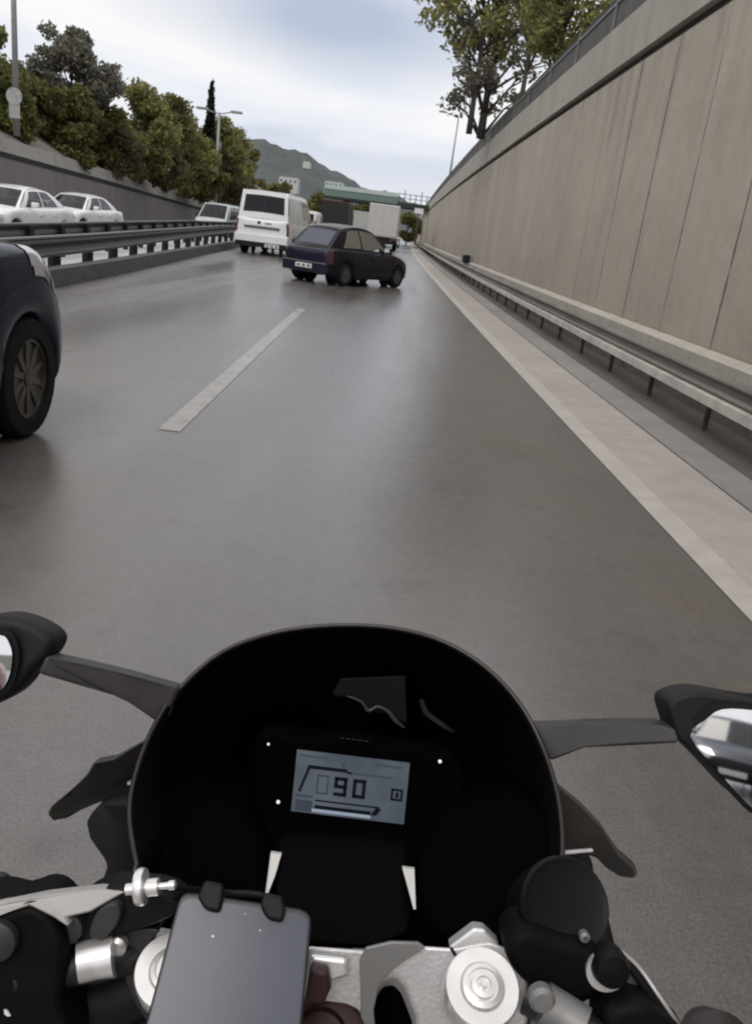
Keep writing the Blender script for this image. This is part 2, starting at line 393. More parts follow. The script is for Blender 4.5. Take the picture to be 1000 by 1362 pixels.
child(sweep(lambda y: [(XW+0.02, Zg(y)-0.04), (XW+0.07, Zg(y)-0.03), (XW+0.07, Zg(y)+0.13), (XW+0.02, Zg(y)+0.13)], -60, 200).build('groove', mat('groove_dark', (0.035, 0.028, 0.024), 0.9, var=0.3, vscale=2)), rw)
child(sweep(lambda y: [(XW+0.10, Zg(y)+0.10), (XW-0.03, Zg(y)+0.11), (XW-0.03, Zt(y)), (XW+0.35, Zt(y)), (XW+0.35, Zg(y)+0.1)], -60, 200, closed=True).build('coping', COPE), rw)
struct('embankment', sweep([(XW+0.3, 5.0), (XW+3, 5.3), (XW+12, 5.6), (XW+60, 6.0)], -60, 260, 6), GRASS)
# fence on the wall
fn = thing('wall_fence', (3.6, 0, 5.1), 'dark grey panel fence with a pale handrail on top of the retaining wall', 'fence')
FPM = mat('fence_panel', (0.10, 0.095, 0.088), 0.7, 0.2, var=0.3, vscale=2)
child(sweep(lambda y: [(XW+0.14, Zt(y)-0.02), (XW+0.14, Zt(y)+0.58), (XW+0.16, Zt(y)+0.58), (XW+0.16, Zt(y)-0.02)], -60, 200, closed=True).build('fence_panel', FPM), fn)
child(sweep(lambda y: [(XW+0.11, Zt(y)+0.58), (XW+0.11, Zt(y)+0.62), (XW+0.17, Zt(y)+0.62), (XW+0.17, Zt(y)+0.58)], -60, 200, closed=True).build('handrail', ALUD), fn)
child(sweep(lambda y: [(XW+0.16, Zt(y)+0.66), (XW+0.16, Zt(y)+0.76), (XW+0.22, Zt(y)+0.76), (XW+0.22, Zt(y)+0.66)], -60, 200, closed=True).build('top_rail', TRIM), fn)
for i in range(30):
    y = 4.3+i*3.1; x = XW+cv(y); pm = MB(); pm.box(x+0.095, x+0.135, y-0.02, y+0.02, Zt(y), Zt(y)+0.70); child(pm.build('fence_post', ALUD), fn)

# ------------------------------------------------------------------ guardrails
def wbeam(off, zc, side, half=0.15):
    """W profile; side=-1 faces -x"""
    s = side; pr = [(0.02, -1), (0.075, -0.86), (0.08, -0.62), (0.02, -0.28), (0.0, 0), (0.02, 0.28), (0.08, 0.62), (0.075, 0.86), (0.02, 1)]
    return [(off+s*a, zc+half*b) for a, b in pr] + [(off+s*(a-0.012), zc+half*b) for a, b in pr[::-1]]
XR = 3.10
gr = thing('guardrail', (XR, 0, 0), 'low grey steel guardrail on rusty posts at the foot of the right wall', 'guardrail')
child(sweep(wbeam(XR, 0.53, -1, 0.085), -30, 150, 2, True).build('rail_beam', mat('dark_beam', (0.20, 0.175, 0.16), 0.6, 0.2, var=0.25, vscale=3, vstretch=(1, 0.3, 1)), smooth=False), gr)
child(sweep([(XR-0.12, 0.35), (XR-0.12, 0.43), (XR-0.03, 0.447), (XR+0.0, 0.447), (XR+0.0, 0.35)], -30, 150, 2, True).build('lower_rail', mat('pale_rail', (0.52, 0.48, 0.44), 0.5, 0.15, var=0.2, vscale=4)), gr)
for i in range(66):
    y = -4.2+i*1.66; x = XR+cv(y); pm = MB()
    pm.box(x+0.003, x+0.05, y-0.016, y+0.016, 0.04, 0.60)
    child(pm.build('post', RUST), gr)
ZL = lambda y: 0.66+0.2*min(max((y-10)/25, 0), 1)
for k, (do, lab) in enumerate([(0.0, 'dark steel guardrail nearest the road, along the median left of the road'), (-1.25, 'dark steel guardrail on the far side of the median beside the oncoming cars')]):
    g = thing('guardrail', (-5.4+do, 0, 0), lab, 'guardrail', 'guardrails of the median')
    zo = 0.0 if k == 0 else 0.05
    child(sweep(lambda y: wbeam(gofs(y)+do, ZL(y)-0.16+zo, 1 if k == 0 else -1), -10, 130, 2, True).build('rail_beam', GALVD), g)
    child(sweep(lambda y: [(gofs(y)+do-0.05, ZL(y)+zo), (gofs(y)+do+0.06, ZL(y)+zo), (gofs(y)+do+0.06, ZL(y)+0.03+zo), (gofs(y)+do-0.05, ZL(y)+0.03+zo)], -10, 130, 2, True).build('top_cap', ALUD), g)
    for i in range(60):
        y = 3.0+i*1.9; x = gofs(y)+do+cv(y); pm = MB(); w = 0.16 if k == 0 else 0.08
        sgn = -1 if k == 0 else 1
        pm.box(x+sgn*0.013 - (0.10 if sgn < 0 else 0), x+sgn*0.013 + (0.10 if sgn > 0 else 0), y-w, y+w, 0.08, ZL(y)-0.03+zo); child(pm.build('post', TRIM), g)

# ------------------------------------------------------------------ left wall, slope
lw = thing('retaining_wall', (-15, 0, 0), 'low grey concrete retaining wall with sloping top beyond the oncoming cars on the left', 'wall')
Zl = lambda y: pw([(-20, 3.4), (20, 2.85), (33, 2.5), (45, 2.15), (65, 1.45), (90, 0.8), (130, 0.25), (200, 0.2)], y)
XL = -15.0
child(sweep(lambda y: [(XL, 0.0), (XL, Zl(y)-0.05), (XL-0.1, Zl(y)-0.05)], -20, 200).build('wall_face', LWALL), lw)
child(sweep(lambda y: [(XL+0.03, Zl(y)-0.10), (XL+0.03, Zl(y)+0.08), (XL-0.2, Zl(y)+0.08), (XL-0.2, Zl(y)-0.09)], -20, 200, closed=True).build('groove', TRIM), lw)
child(sweep(lambda y: [(XL-0.08, Zl(y)+0.07), (XL+0.04, Zl(y)+0.09), (XL-0.10, Zl(y)+0.62), (XL-0.4, Zl(y)+0.64), (XL-0.4, Zl(y)+0.07)], -20, 200, closed=True).build('coping', LCOPE), lw)
def hillz(y, k): return Zl(y)+0.56+k
def slopez(x, y):
    dx = XL+cv(y)-x; return hillz(y, pw([(0.3, 0.0), (1.6, 0.7), (4, 2.3), (8, 4.3), (15, 6.3), (40, 8)], dx))
slope = sweep(lambda y: [(XL-0.38, Zl(y)+0.60), (XL-1.6, hillz(y, 0.7)), (XL-4, hillz(y, 2.3)), (XL-8, hillz(y, 4.3)), (XL-15, hillz(y, 6.3)), (XL-40, hillz(y, 8)), (XL-90, hillz(y, 2))], -20, 220, 3)
struct('hillside', slope, mat('slope_earth', (0.20, 0.185, 0.16), 0.95, var=0.35, vscale=0.8, bump=0.5, bscale=3))

# ------------------------------------------------------------------ trees
def leaf_mesh(name, centers, radii, n, size, m, parent, squash=(1, 1, 1), seed=0, shell=0.55):
    r = np.random.default_rng(seed+11); cs = np.array(centers, float); rs = np.array(radii, float)
    w = rs**2; w /= w.sum(); idx = r.choice(len(cs), n, p=w)
    d = r.normal(size=(n, 3)); d /= np.linalg.norm(d, axis=1)[:, None]
    rad = rs[idx]*(shell+(1-shell)*r.random(n))*(0.85+0.3*r.random(n))
    p = cs[idx]+d*rad[:, None]*np.array(squash)
    a = r.normal(size=(n, 3)); a /= np.linalg.norm(a, axis=1)[:, None]
    b = np.cross(a, r.normal(size=(n, 3))); b /= np.linalg.norm(b, axis=1)[:, None]
    s = size*(0.5+r.random(n))[:, None]
    v = np.stack([p-a*s, p-b*s*0.55, p+a*s, p+b*s*0.55], 1).reshape(-1, 3)
    me = bpy.data.meshes.new(name); me.vertices.add(4*n); me.vertices.foreach_set('co', v.ravel())
    me.loops.add(4*n); me.loops.foreach_set('vertex_index', np.arange(4*n, dtype=np.int32))
    me.polygons.add(n); me.polygons.foreach_set('loop_start', np.arange(0, 4*n, 4, dtype=np.int32)); me.update(calc_edges=True)
    me.materials.append(m); o = bpy.data.objects.new(name, me); COL.objects.link(o); o.parent = parent; return o
def tree(name, loc, h, cr, label, cat='tree', lm=LEAF_G, n=6000, leaf=0.12, clumps=14, trunk_r=0.12, group=None, seed=1, low=0.35, spread=1.0, shell=0.5, crf=0.42, lean=0):
    rd = random.Random(seed); t = thing(name, loc, label, cat, group)
    tips = []; tb = MB(); kx, ky = lean, 0
    pts = []; k = 7
    for i in range(k+1):
        u = i/k; pts.append((kx*u*h+rd.uniform(-.03, .03)*h*u*0.5, rd.uniform(-.03, .03)*h*u*0.5, u*h*0.93))
    tb.tube(pts, [trunk_r*(1-0.85*i/k) for i in range(k+1)], 7)
    for i in range(clumps):
        u = rd.uniform(low, 1.0); a = rd.uniform(0, 6.28); prof = math.sin(min(1, max(0.0, (u-low)/(1-low)))*math.pi*0.82+0.45)
        rr = cr*max(prof, 0.25)*rd.uniform(0.45, 1.0)*spread
        base = pts[min(k, int(max(u-0.16, 0.1)*k))]
        tip = (base[0]+rr*math.cos(a), base[1]+rr*math.sin(a), u*h)
        mid = tuple(lerp(base[j], tip[j], 0.55)+(0.04*h if j == 2 else 0) for j in range(3))
        tb.tube([base, mid, tip], [trunk_r*0.38, trunk_r*0.22, trunk_r*0.06], 5); tips.append(tip)
        for q in range(2):
            tt = tuple(tip[j]+rd.uniform(-.3, .3)*cr for j in range(3)); tb.tube([mid, tt], [trunk_r*0.15, trunk_r*0.04], 4); tips.append(tt)
    tb.build('trunk', BARK, t, smooth=True)
    leaf_mesh('crown', tips, [cr*crf*rd.uniform(0.6, 1.1)*(0.8 if j % 3 else 1.1) for j in range(len(tips))], n, leaf, lm, t, (1, 1, 0.75), seed, shell)
    return t
def at_ground(px, py, Y): return atY(px, py, Y)
# hillside trees on the left: (px, top py, base py, distance, radius px, material)
TL = [  # px, ytop, ybase, Y, crown px, mat, label, n, clumps
 (-8, 20, 175, 36, 42, LEAF_G, 'tree cut by the left edge of the picture behind the tall pole', 9000, 14),
 (97, 36, 190, 44, 50, LEAF_P, 'tallest greyish tree with gaps in its round crown on the left hillside', 11000, 30),
 (50, 88, 185, 41, 40, LEAF_D, 'dark dense tree right of the tall grey pole on the hillside', 11000, 18),
 (128, 112, 195, 46, 34, LEAF_D, 'dark tree filling the dip between the two round crowns', 9000, 16),
 (188, 94, 205, 50, 40, LEAF_O, 'olive tree with a sunlit round top left of the cypress', 12000, 20),
 (150, 140, 215, 47, 36, LEAF_B, 'brownish bushy tree low on the hillside under the olive tree', 9000, 16),
 (222, 132, 215, 56, 34, LEAF_D, 'dark bushy tree between the olive tree and the cypress', 9000, 16),
 (100, 130, 205, 42, 36, LEAF_D, 'dark low tree under the tallest greyish tree', 9000, 16),
 (252, 158, 236, 60, 32, LEAF_O, 'yellow green tree below and left of the cypress', 9000, 16),
 (205, 170, 232, 52, 34, LEAF_B, 'low brown bushy tree above the sloping left wall', 8000, 14),
 (292, 160, 250, 66, 30, LEAF_G, 'green tree right behind the lamp post with a double arm', 9000, 16),
 (312, 176, 255, 72, 28, LEAF_O, 'olive tree at the right end of the hedge of trees', 9000, 16),
 (268, 196, 250, 62, 28, LEAF_D, 'dark low bushy tree left of the lamp post foot', 8000, 14),
 (333, 206, 262, 78, 20, LEAF_D, 'smaller dark tree above the white van roof', 7000, 14),
 (305, 215, 262, 70, 26, LEAF_B, 'low brown bush between the lamp post and the white van', 6000, 12),
 (20, 120, 178, 37, 34, LEAF_D, 'dark bush below the plaque on the tall grey pole', 8000, 14),
]
for i, (px, yt, yb, Y, cp, lm, lab, n, cl) in enumerate(TL):
    b = atY(px, yb+6, Y); tp = atY(px, yt, Y); zb_ = slopez(b.x, Y)-0.2; hh = tp.z-zb_-(0.55 if i < 6 and i != 1 else 0.3 if i < 6 else 0.0)*cp/F*Y
    tree('hillside_tree', (b.x, Y, zb_), hh, cp/F*Y*0.92, lab, lm=lm, n=int(n*1.5), leaf=0.11, clumps=cl, group='trees on the left hillside', seed=20+i, low=0.14 if i != 1 else 0.5, shell=0.25 if lm != LEAF_P else 0.35, crf=0.5 if lm != LEAF_P else 0.34)
# cypress
b = atY(279, 175, 64); tp = atY(279, 104, 64)
cy = thing('cypress', (b.x, 64, b.z-1.2), 'slim dark cypress rising above the left hillside trees', 'tree'); hh = tp.z-b.z+1.2
tm = MB(); tm.tube([(0, 0, 0), (0, 0, hh*0.9)], [0.12, 0.02], 7); tm.build('trunk', BARK, cy)
leaf_mesh('crown', [(random.uniform(-.06, .06), random.uniform(-.06, .06), hh*u) for u in np.linspace(0.1, 0.97, 22)], [0.44*(1-u)**0.6+0.05 for u in np.linspace(0.1, 0.97, 22)], 7000, 0.09, LEAF_C, cy, (1, 1, 1.3), 5, 0.3)
# low bushes on the slope just above the left wall
for i in range(24):
    Y = 33+i*2.1; x = XL-3.9-random.uniform(0, 2.2)+cv(Y); z = slopez(x, Y)-0.1
    s = thing('slope_bush', (x, Y, z), ['brown dry bush on the slope above the left wall', 'dark green bush on the slope above the left wall', 'olive bush on the slope above the left wall'][i % 3], 'bush', 'bushes on the left slope')
    cs = [(random.uniform(-1.3, 1.3), random.uniform(-1.2, 1.2), random.uniform(0.1, 1.3)) for _ in range(9)]
    leaf_mesh('foliage', cs, [0.75]*9, 4000, 0.10, [LEAF_B, LEAF_D, LEAF_O][i % 3], s, (1, 1, 0.8), 60+i, 0.3)
    sm = MB()
    for c in cs: sm.tube([(0, 0, -0.2), c], [0.03, 0.01], 5)
    sm.build('stem', BARK, s)
# right hand trees above the wall
def rtree(px, pyb, pyt, Y, crpx, lab, **k):
    b = atY(px, pyb, Y); tp = atY(px, pyt, Y)
    return tree('roadside_tree', (b.x, Y, 5.2), tp.z-5.2, crpx/F*Y, lab, group='trees above the right wall', **k)
rtree(636, 200, -60, 34, 66, 'sparse tree with a straight slim trunk left of the fence, hanging over the road', lm=LEAF_P, n=4200, leaf=0.095, clumps=32, trunk_r=0.17, seed=91, low=0.12, shell=0.3, crf=0.24, spread=1.15)
rtree(640, 60, -110, 33, 74, 'olive green crown above and in front of the sparse tree', lm=LEAF_O, n=5000, leaf=0.105, clumps=24, trunk_r=0.12, seed=92, low=0.42, shell=0.3, crf=0.34)
rtree(738, 110, -120, 24, 66, 'olive green tree nearest the camera, behind the dark top rail', lm=LEAF_O, n=4600, leaf=0.08, clumps=26, trunk_r=0.13, seed=93, low=0.30, shell=0.3, crf=0.30)
rtree(690, 150, -90, 29, 56, 'olive tree standing between the two other trees above the right wall', lm=LEAF_O, n=2600, leaf=0.09, clumps=16, trunk_r=0.10, seed=96, low=0.45, shell=0.3, crf=0.34)

# ------------------------------------------------------------------ poles
STEEL = mat('pole_steel', (0.30, 0.30, 0.29), 0.55, 0.3, var=0.15)
p = atY(22, 165, 33); q = thing('lamp_post', (p.x, 33, p.z-0.4), 'tall thick grey pole with a white plaque at the far left', 'pole')
m = MB(); m.tube([(0, 0, 0), (0, 0, 9)], [0.12, 0.07], 12); m.build('pole', STEEL, q, smooth=True)
m = MB(); m.tube([(0, 0, 9), (0.5, 0, 9.4), (1.6, 0, 9.5)], 0.04, 8); m.build('arm', STEEL, q)
m = MB(); m.box(1.5, 2.1, -0.12, 0.12, 9.44, 9.56); m.build('lamp_head', STEEL, q, bevel=0.03)
m = MB(); a = atY(20, 128, 33); zc = a.z-(p.z-0.4)
m.lathe((0, -0.13, zc), (0, -1, 0), [(0.02, 0), (0.30, 0.0), (0.30, 0.03), (0.02, 0.03)], 20)
m.box(-0.2, 0.2, -0.15, -0.125, zc-0.75, zc-0.2); m.build('plaque', mat('plaque_grey', (0.33, 0.34, 0.33), 0.6, var=0.2), q)
p = atY(286, 262, 62); t_ = atY(284, 148, 62); q = thing('lamp_post', (p.x, 62, p.z-0.3), 'grey street lamp post with a short double arm in front of the hillside trees', 'lamp post')
hh = t_.z-p.z+0.3
m = MB(); m.tube([(0, 0, 0), (0, 0, hh)], [0.13, 0.08], 10); m.build('pole', STEEL, q, smooth=True)
m = MB(); m.tube([(-1.0, 0, hh+0.1), (0, 0, hh-0.1), (1.0, 0, hh+0.15)], 0.04, 6); m.build('arm', STEEL, q)
for s in (-1, 1):
    m = MB(); m.box(s*1.0-0.4+0.2*s, s*1.0+0.4+0.2*s, -0.15, 0.15, hh+0.06, hh+0.22); m.build('lamp_head', STEEL, q, bevel=0.03)
p = atY(580, 262, 80); t_ = atY(585, 152, 80); q = thing('lamp_post', (XW+0.9+cv(80), 80, 5.1), 'thin distant street lamp post rising behind the far end of the right wall', 'lamp post')
hh = t_.z-5.1
m = MB(); m.tube([(0, 0, 0), (0.1, 0, hh)], [0.10, 0.06], 8); m.build('pole', STEEL, q, smooth=True)
m = MB(); m.tube([(0.1, 0, hh-0.05), (-1.2, 0, hh+0.25)], 0.035, 6); m.build('arm', STEEL, q)
m = MB(); m.box(-1.7, -1.0, -0.12, 0.12, hh+0.2, hh+0.33); m.build('lamp_head', STEEL, q, bevel=0.03)

# ------------------------------------------------------------------ far hill, buildings, overpass
HM = mat('far_hill', (0.05, 0.055, 0.045), 0.95); t = TexB(HM)
c = t.mix(t.mr(t.noise(0.012, 6, 0.65), 0.35, 0.65, 0, 1), (0.045, 0.060, 0.062), (0.085, 0.090, 0.085))
c = t.mix(1.0, c, t.mr(t.noise(0.15, 4, 0.7), 0.3, 0.7, 0.7, 1.3), 'MULTIPLY'); t.l.new(c, t.b.inputs['Base Color'])
ridge = [(-900, 170), (100, 150), (260, 178), (330, 184), (370, 192), (405, 205), (440, 223), (475, 244), (510, 255), (545, 266), (600, 285), (700, 318)]
rows = []
for px in list(range(-900, 320, 60))+list(range(320, 710, 8)):
    y = pws(ridge, px); e = atY(px, y, 800.0); row = []
    zr = e.z + math.sin(px*0.31)*0.9+math.sin(px*0.11+1)*1.6
    for k, (dy, kz) in enumerate([(0, 0.0), (60, 0.16), (120, 0.36), (190, 0.60), (260, 0.84), (320, 1.0), (420, 0.9), (700, 0.3)]):
        sc = (480+dy)/800.0
        row.append((e.x*sc, 480+dy, -0.5+(zr+0.5)*kz*sc+math.sin(px*0.13+k*1.7)*2.2*min(kz*2, 1)*(1-kz)))
    rows.append(row)
hb = MB(); hb.grid(rows); struct('hill', hb, HM, smooth=True)
CREAM = mat('building_wall', (0.50, 0.50, 0.48), 0.8, var=0.08); ROOFM = mat('building_roof', (0.22, 0.20, 0.19), 0.8)
WIN = mat('building_window', (0.06, 0.07, 0.08), 0.3)
for (x0, x1, y0, y1, Y, lab) in [(371, 396, 235, 246, 420, 'long pale building on the hill above the white van'), (432, 456, 241, 249, 430, 'long low white building on the hill above the overpass'), (403, 412, 214, 217, 600, 'small white house high on the far hill'), (386, 391, 247, 252, 440, 'tiny pale house on the hill below the long building')]:
    a = atY(x0, (y0+y1)/2, Y); b = atY(x1, (y0+y1)/2, Y); h2 = (y1-y0)/F*Y; w = b.x-a.x
    q = thing('hill_building', ((a.x+b.x)/2, Y, (a.z+b.z)/2-h2/2-3), lab, 'building', 'buildings on the far hill')
    m = MB(); m.box(-w/2, w/2, 0, 9, 0, h2+3); m.build('wall', CREAM, q)
    m = MB(); m.box(-w/2-0.3, w/2+0.3, -0.3, 9.3, h2+3.002, h2+3.4); m.build('roof', ROOFM, q)
    if Y < 500:
        for k in range(max(1, int(w/2.2))):
            m = MB(); xx = -w/2+1.1+k*2.2; m.box(xx-0.5, xx+0.5, -0.03, 0.05, 3+h2*0.40, 3+h2*0.62); m.build('window', WIN, q)
# overpass
OY = 100.0
def OP(px, py): return atY(px, py, OY)
zt_, zb_ = 6.15, 4.55
op = thing('overpass', (-6, OY, 0), 'flat overpass with a pale green parapet crossing the road in the distance', 'bridge')
x_l, x_r = OP(432, 250).x, XW+cv(OY)+0.4
GRN = mat('green_parapet', (0.13, 0.19, 0.165), 0.6, var=0.12); GRND = mat('dark_green_girder', (0.018, 0.035, 0.03), 0.6, var=0.1)
m = MB(); m.box(x_l, x_r, OY, OY+9, 4.35, 4.85); child(m.build('deck', GRND), op)
xs_ = OP(529, 262).x
m = MB(); m.box(x_l, xs_, OY-0.06, OY-0.01, 4.55, 5.70); child(m.build('parapet', GRN), op)
m = MB(); m.box(x_l, xs_, OY-0.12, OY-0.065, 5.30, 5.76); child(m.build('parapet_cap', mat('pale_parapet', (0.42, 0.48, 0.46), 0.6)), op)
m = MB(); m.box(xs_+0.02, x_r, OY-0.05, OY, 5.7, 5.77); m.box(xs_+0.02, x_r, OY-0.05, OY, 5.25, 5.31); child(m.build('railing', GALVD), op)
for k in range(7):
    xx = xs_+0.15+k*(x_r-xs_-0.3)/6; m = MB(); m.box(xx-0.05, xx+0.05, OY-0.045, OY-0.005, 4.86, 6.2 if k in (1, 4) else 5.7); child(m.build('railing_post', GALVD), op)
m = MB(); m.box(x_l, x_l+2.2, OY+0.5, OY+8.5, -0.4, 4.34); child(m.build('abutment', COPE), op)
m = MB(); m.box(x_r-0.9, x_r+2, OY+0.5, OY+8.5, -0.4, 4.34); child(m.build('abutment', COPE), op)
# gantry sign boxes on the overpass right end: small white board
q = thing('direction_board', (OP(557, 281).x, OY-1.5, OP(557, 281).z-0.25), 'small white board under the right end of the overpass', 'sign')
m = MB(); m.box(-0.5, 0.5, 0, 0.05, 0, 0.55); m.build('board', PLATE, q)
m = MB(); m.box(-0.04, 0.04, 0.06, 0.1, -3, 0.5); m.build('post', GALVD, q)
# trees behind / beside the overpass
for i, (px, yt, yb, Y, cp, lm, lab) in enumerate([
  (540, 285, 322, 120, 13, LEAF_D, 'dark tree under the overpass at the end of the right wall'),
  (552, 292, 322, 135, 9, LEAF_B, 'brown bush at the far end of the right wall'),
  (476, 268, 315, 118, 12, LEAF_D, 'tree under the overpass between the dark truck and the white truck'),
  (420, 258, 312, 110, 20, LEAF_D, 'dark tree behind the small white van'),
  (395, 262, 310, 98, 18, LEAF_G, 'green tree at the left end of the overpass'),
  (365, 246, 300, 92, 22, LEAF_D, 'dark tree behind the white van roof'),
  (448, 262, 312, 130, 16, LEAF_B, 'brownish tree behind the dark truck')]):
    b = atY(px, yb, Y); tp = atY(px, yt, Y)
    tree('distant_tree', (b.x, Y, -0.4), tp.z+0.4, cp/F*Y, lab, lm=lm, n=4500, leaf=0.2, clumps=12, seed=140+i, low=0.2, shell=0.25, crf=0.5, group='trees by the overpass')
wl = struct('far_woodland_ground', (lambda b_: b_.grid([[(x, y, -0.45+0.0*y) for x in (-300, 300)] for y in (262, 480)]) or b_)(MB()), GRASS)

# ------------------------------------------------------------------ cars
def car(name, loc, rz, label, P, group=None, parts=True):
    L, Wd = P['L'], P['W']; root = thing(name, loc, label, P.get('cat', 'car'), group, rz)
    paint, glass = P['paint'], P['glass']; wr = P['wr']; ywf, ywr = P['wf'], P['wb']; sill = P.get('sill', 0.2)
    deck = P['deck']; half = P['half']
    ysn = sorted(set([round(-L/2+L*i/70, 4) for i in range(71)]+[round(yw+k*wr*1.13/7, 4) for yw in (ywf, ywr) for k in range(-7, 8)]))
    NR = 13
    def ring(y):
        d = pws(deck, y); w = pws(half, y)*Wd/2; e = min(1.0, (L/2-abs(y))/0.45)
        zb = sill+0.10*(1-min(1, (L/2-abs(y))/0.5))
        zb_side = zb
        for yw in (ywf, ywr):
            R = wr*1.14; dd = abs(y-yw)
            if dd < R: zb_side = max(zb_side, wr+math.sqrt(R*R-dd*dd)-0.02)
        pr = []
        hs = [0.0, 0.04, 0.12, 0.25, 0.42, 0.58, 0.72, 0.84, 0.93, 1.0]
        ws = [0.955, 0.975, 0.99, 0.998, 1.0, 0.998, 0.99, 0.978, 0.955, P.get('shoulder', 0.90)]
        out = [(0, zb, 0)]
        for hh_, ww in zip(hs, ws):
            z = lerp(zb_side, d, hh_); out.append((w*ww, z, 0))
        out += [(w*0.62, d+0.018*min(1, e+0.3), 0), (w*0.3, d+0.03*min(1, e+.3), 0), (0, d+0.034*min(1, e+.3), 0)]
        res = []
        for x, z, _ in out:
            k = P.get('nose', 0.16) if y > 0 else P.get('tail', 0.05)
            t_e = max(0, 1-(L/2-abs(y))/0.7); sh = k*t_e*((max(z-0.52, 0)/0.4)**1.6)
            res.append((x, y-math.copysign(sh, y), z))
        return res
    V = []; n = None
    for y in ysn:
        r = ring(y); full = r+[(-x, yy, z) for x, yy, z in r[-2:0:-1]]; n = len(full); V.append(full)
    bm_v = [p for row in V for p in row]; fs = []
    K = len(V)
    for i in range(K-1):
        for j in range(n): fs.append((i*n+j, (i+1)*n+j, (i+1)*n+(j+1) % n, i*n+(j+1) % n))
    for i, rev in ((0, False), (K-1, True)):
        base = i*n; cen = Vector((0, V[i][0][1], 0)); cz = sum(p[2] for p in V[i])/n
        prev = list(range(base, base+n))
        for s_ in (0.94, 0.8, 0.5, 0.0):
            if s_ == 0.0:
                bm_v.append((0, V[i][0][1]+(-0.055 if i == 0 else 0.07), cz)); c_ = len(bm_v)-1
                for j in range(n): fs.append((prev[(j+1) % n], prev[j], c_) if not rev else (prev[j], prev[(j+1) % n], c_))
                break
            cur = []
            out_ = {0.94: 0.018, 0.8: 0.04, 0.5: 0.055}[s_]
            for j in range(n):
                x, yy, z = V[i][j]; bm_v.append((x*s_, yy+(-out_ if i == 0 else out_*1.2), lerp(cz, z, s_))); cur.append(len(bm_v)-1)
            for j in range(n):
                q = (prev[j], prev[(j+1) % n], cur[(j+1) % n], cur[j]); fs.append(q[::-1] if not rev else q)
            prev = cur
    body = mk('body', bm_v, fs, paint, root, smooth=True, auto=50)
    bm = bmesh.new(); bm.from_mesh(body.data); bmesh.ops.recalc_face_normals(bm, faces=bm.faces)
    def patch(nm, pred, off, m_, sm=True):
        vs = {}; f2 = []; vl = []
        for f in bm.faces:
            c = f.calc_center_median()
            if pred(c, f.normal):
                ids = []
                for v in f.verts:
                    if v.index not in vs: vs[v.index] = len(vl); vl.append(v.co+v.normal*off)
                    ids.append(vs[v.index])
                f2.append(ids)
        if f2: return mk(nm, vl, f2, m_, root, smooth=sm)
    bm.verts.index_update(); bm.normal_update()
    # greenhouse -----------------------------------------------------
    G = P['gh']; yb0, yb1, yr0, yr1, zr, wroof = G['b0'], G['b1'], G['r0'], G['r1'], G['z'], G['w']
    sh = P.get('shoulder', 0.90)
    def wb(y): return pws(half, y)*Wd/2*sh-0.015
    def roofz(y): return zr+G.get('arch', 0.03)*(1-((y-(yr0+yr1)/2)/((yr1-yr0)/2+1e-6))**2)-0.03
    def side(s, u, sg, off=0.0):
        y = lerp(lerp(yb0, yb1, s), lerp(yr0, yr1, s), u); yb = lerp(yb0, yb1, s); yt = lerp(yr0, yr1, s)
        x = lerp(wb(yb), wroof, u)+0.035*math.sin(u*math.pi)+off; z = lerp(pws(deck, yb)-0.01, roofz(yt)-0.035, u)
        if u > 0.93: x -= 0.02*(u-0.93)/0.07
        return (sg*x, y, z)
    def endf(s, u, front, off=0.0):
        yb = yb1 if front else yb0; yt = yr1 if front else yr0; k = s*2-1
        bul = 0.10*(1-k*k)*(1 if front else -0.6)
        xb = wb(yb)*k; xt = wroof*k
        z = lerp(pws(deck, yb)-0.01+0.03*(1-k*k), roofz(yt)-0.035+0.028*(1-k*k), u)
        return (lerp(xb, xt, u), lerp(yb, yt, u)+bul*(1-0.4*u)+off*(1 if front else -1), z)
    fr = MB()
    def panel(fn, wins, sgrid=24, ugrid=8, off=0.008, wname='window', m_=glass):
        ss = sorted(set([i/sgrid for i in range(sgrid+1)]+[w[0] for w in wins]+[w[1] for w in wins]))
        us = sorted(set([i/ugrid for i in range(ugrid+1)]+[w[2] for w in wins]+[w[3] for w in wins]))
        for i in range(len(ss)-1):
            for j in range(len(us)-1):
                sc, uc = (ss[i]+ss[i+1])/2, (us[j]+us[j+1])/2
                if any(w[0] < sc < w[1] and w[2] < uc < w[3] for w in wins): continue
                fr.add([fn(ss[i], us[j]), fn(ss[i+1], us[j]), fn(ss[i+1], us[j+1]), fn(ss[i], us[j+1])], [(0, 1, 2, 3)])
        for w in wins:
            g = MB(); e = 0.006
            g.grid([[fn(lerp(w[0]-e, w[1]+e, a/6), lerp(w[2]-e, w[3]+e, b_/3), off) for b_ in range(4)] for a in range(7)])
            g.build(wname, w[4] if len(w) > 4 else m_, root, smooth=True)
    for sg in (1, -1): panel(lambda s, u, off=0.0, sg=sg: side(s, u, sg, off), G['side'])
    panel(lambda s, u, off=0.0: endf(s, u, True, off), [G['front']], wname='windscreen')
    panel(lambda s, u, off=0.0: endf(s, u, False, off), [G['rear']] if G.get('rear') else [], wname='rear_window')
    rr = []
    for i in range(13):
        y0 = lerp(yr0, yr1, i/12); row = []
        for j in range(9):
            k = j/4-1; bul = (0.10*0.6*(1-k*k) if i == 12 else (-0.06*0.6*(1-k*k) if i == 0 else 0))
            row.append((wroof*k, y0+bul, roofz(y0)-0.035+0.035*(1-abs(k)**3)))
        rr.append(row)
    fr.grid(rr)
    fo = fr.build('cabin', paint, root, smooth=True)
    b2 = bmesh.new(); b2.from_mesh(fo.data); bmesh.ops.remove_doubles(b2, verts=b2.verts, dist=0.001); bmesh.ops.recalc_face_normals(b2, faces=b2.faces); b2.to_mesh(fo.data); b2.free()
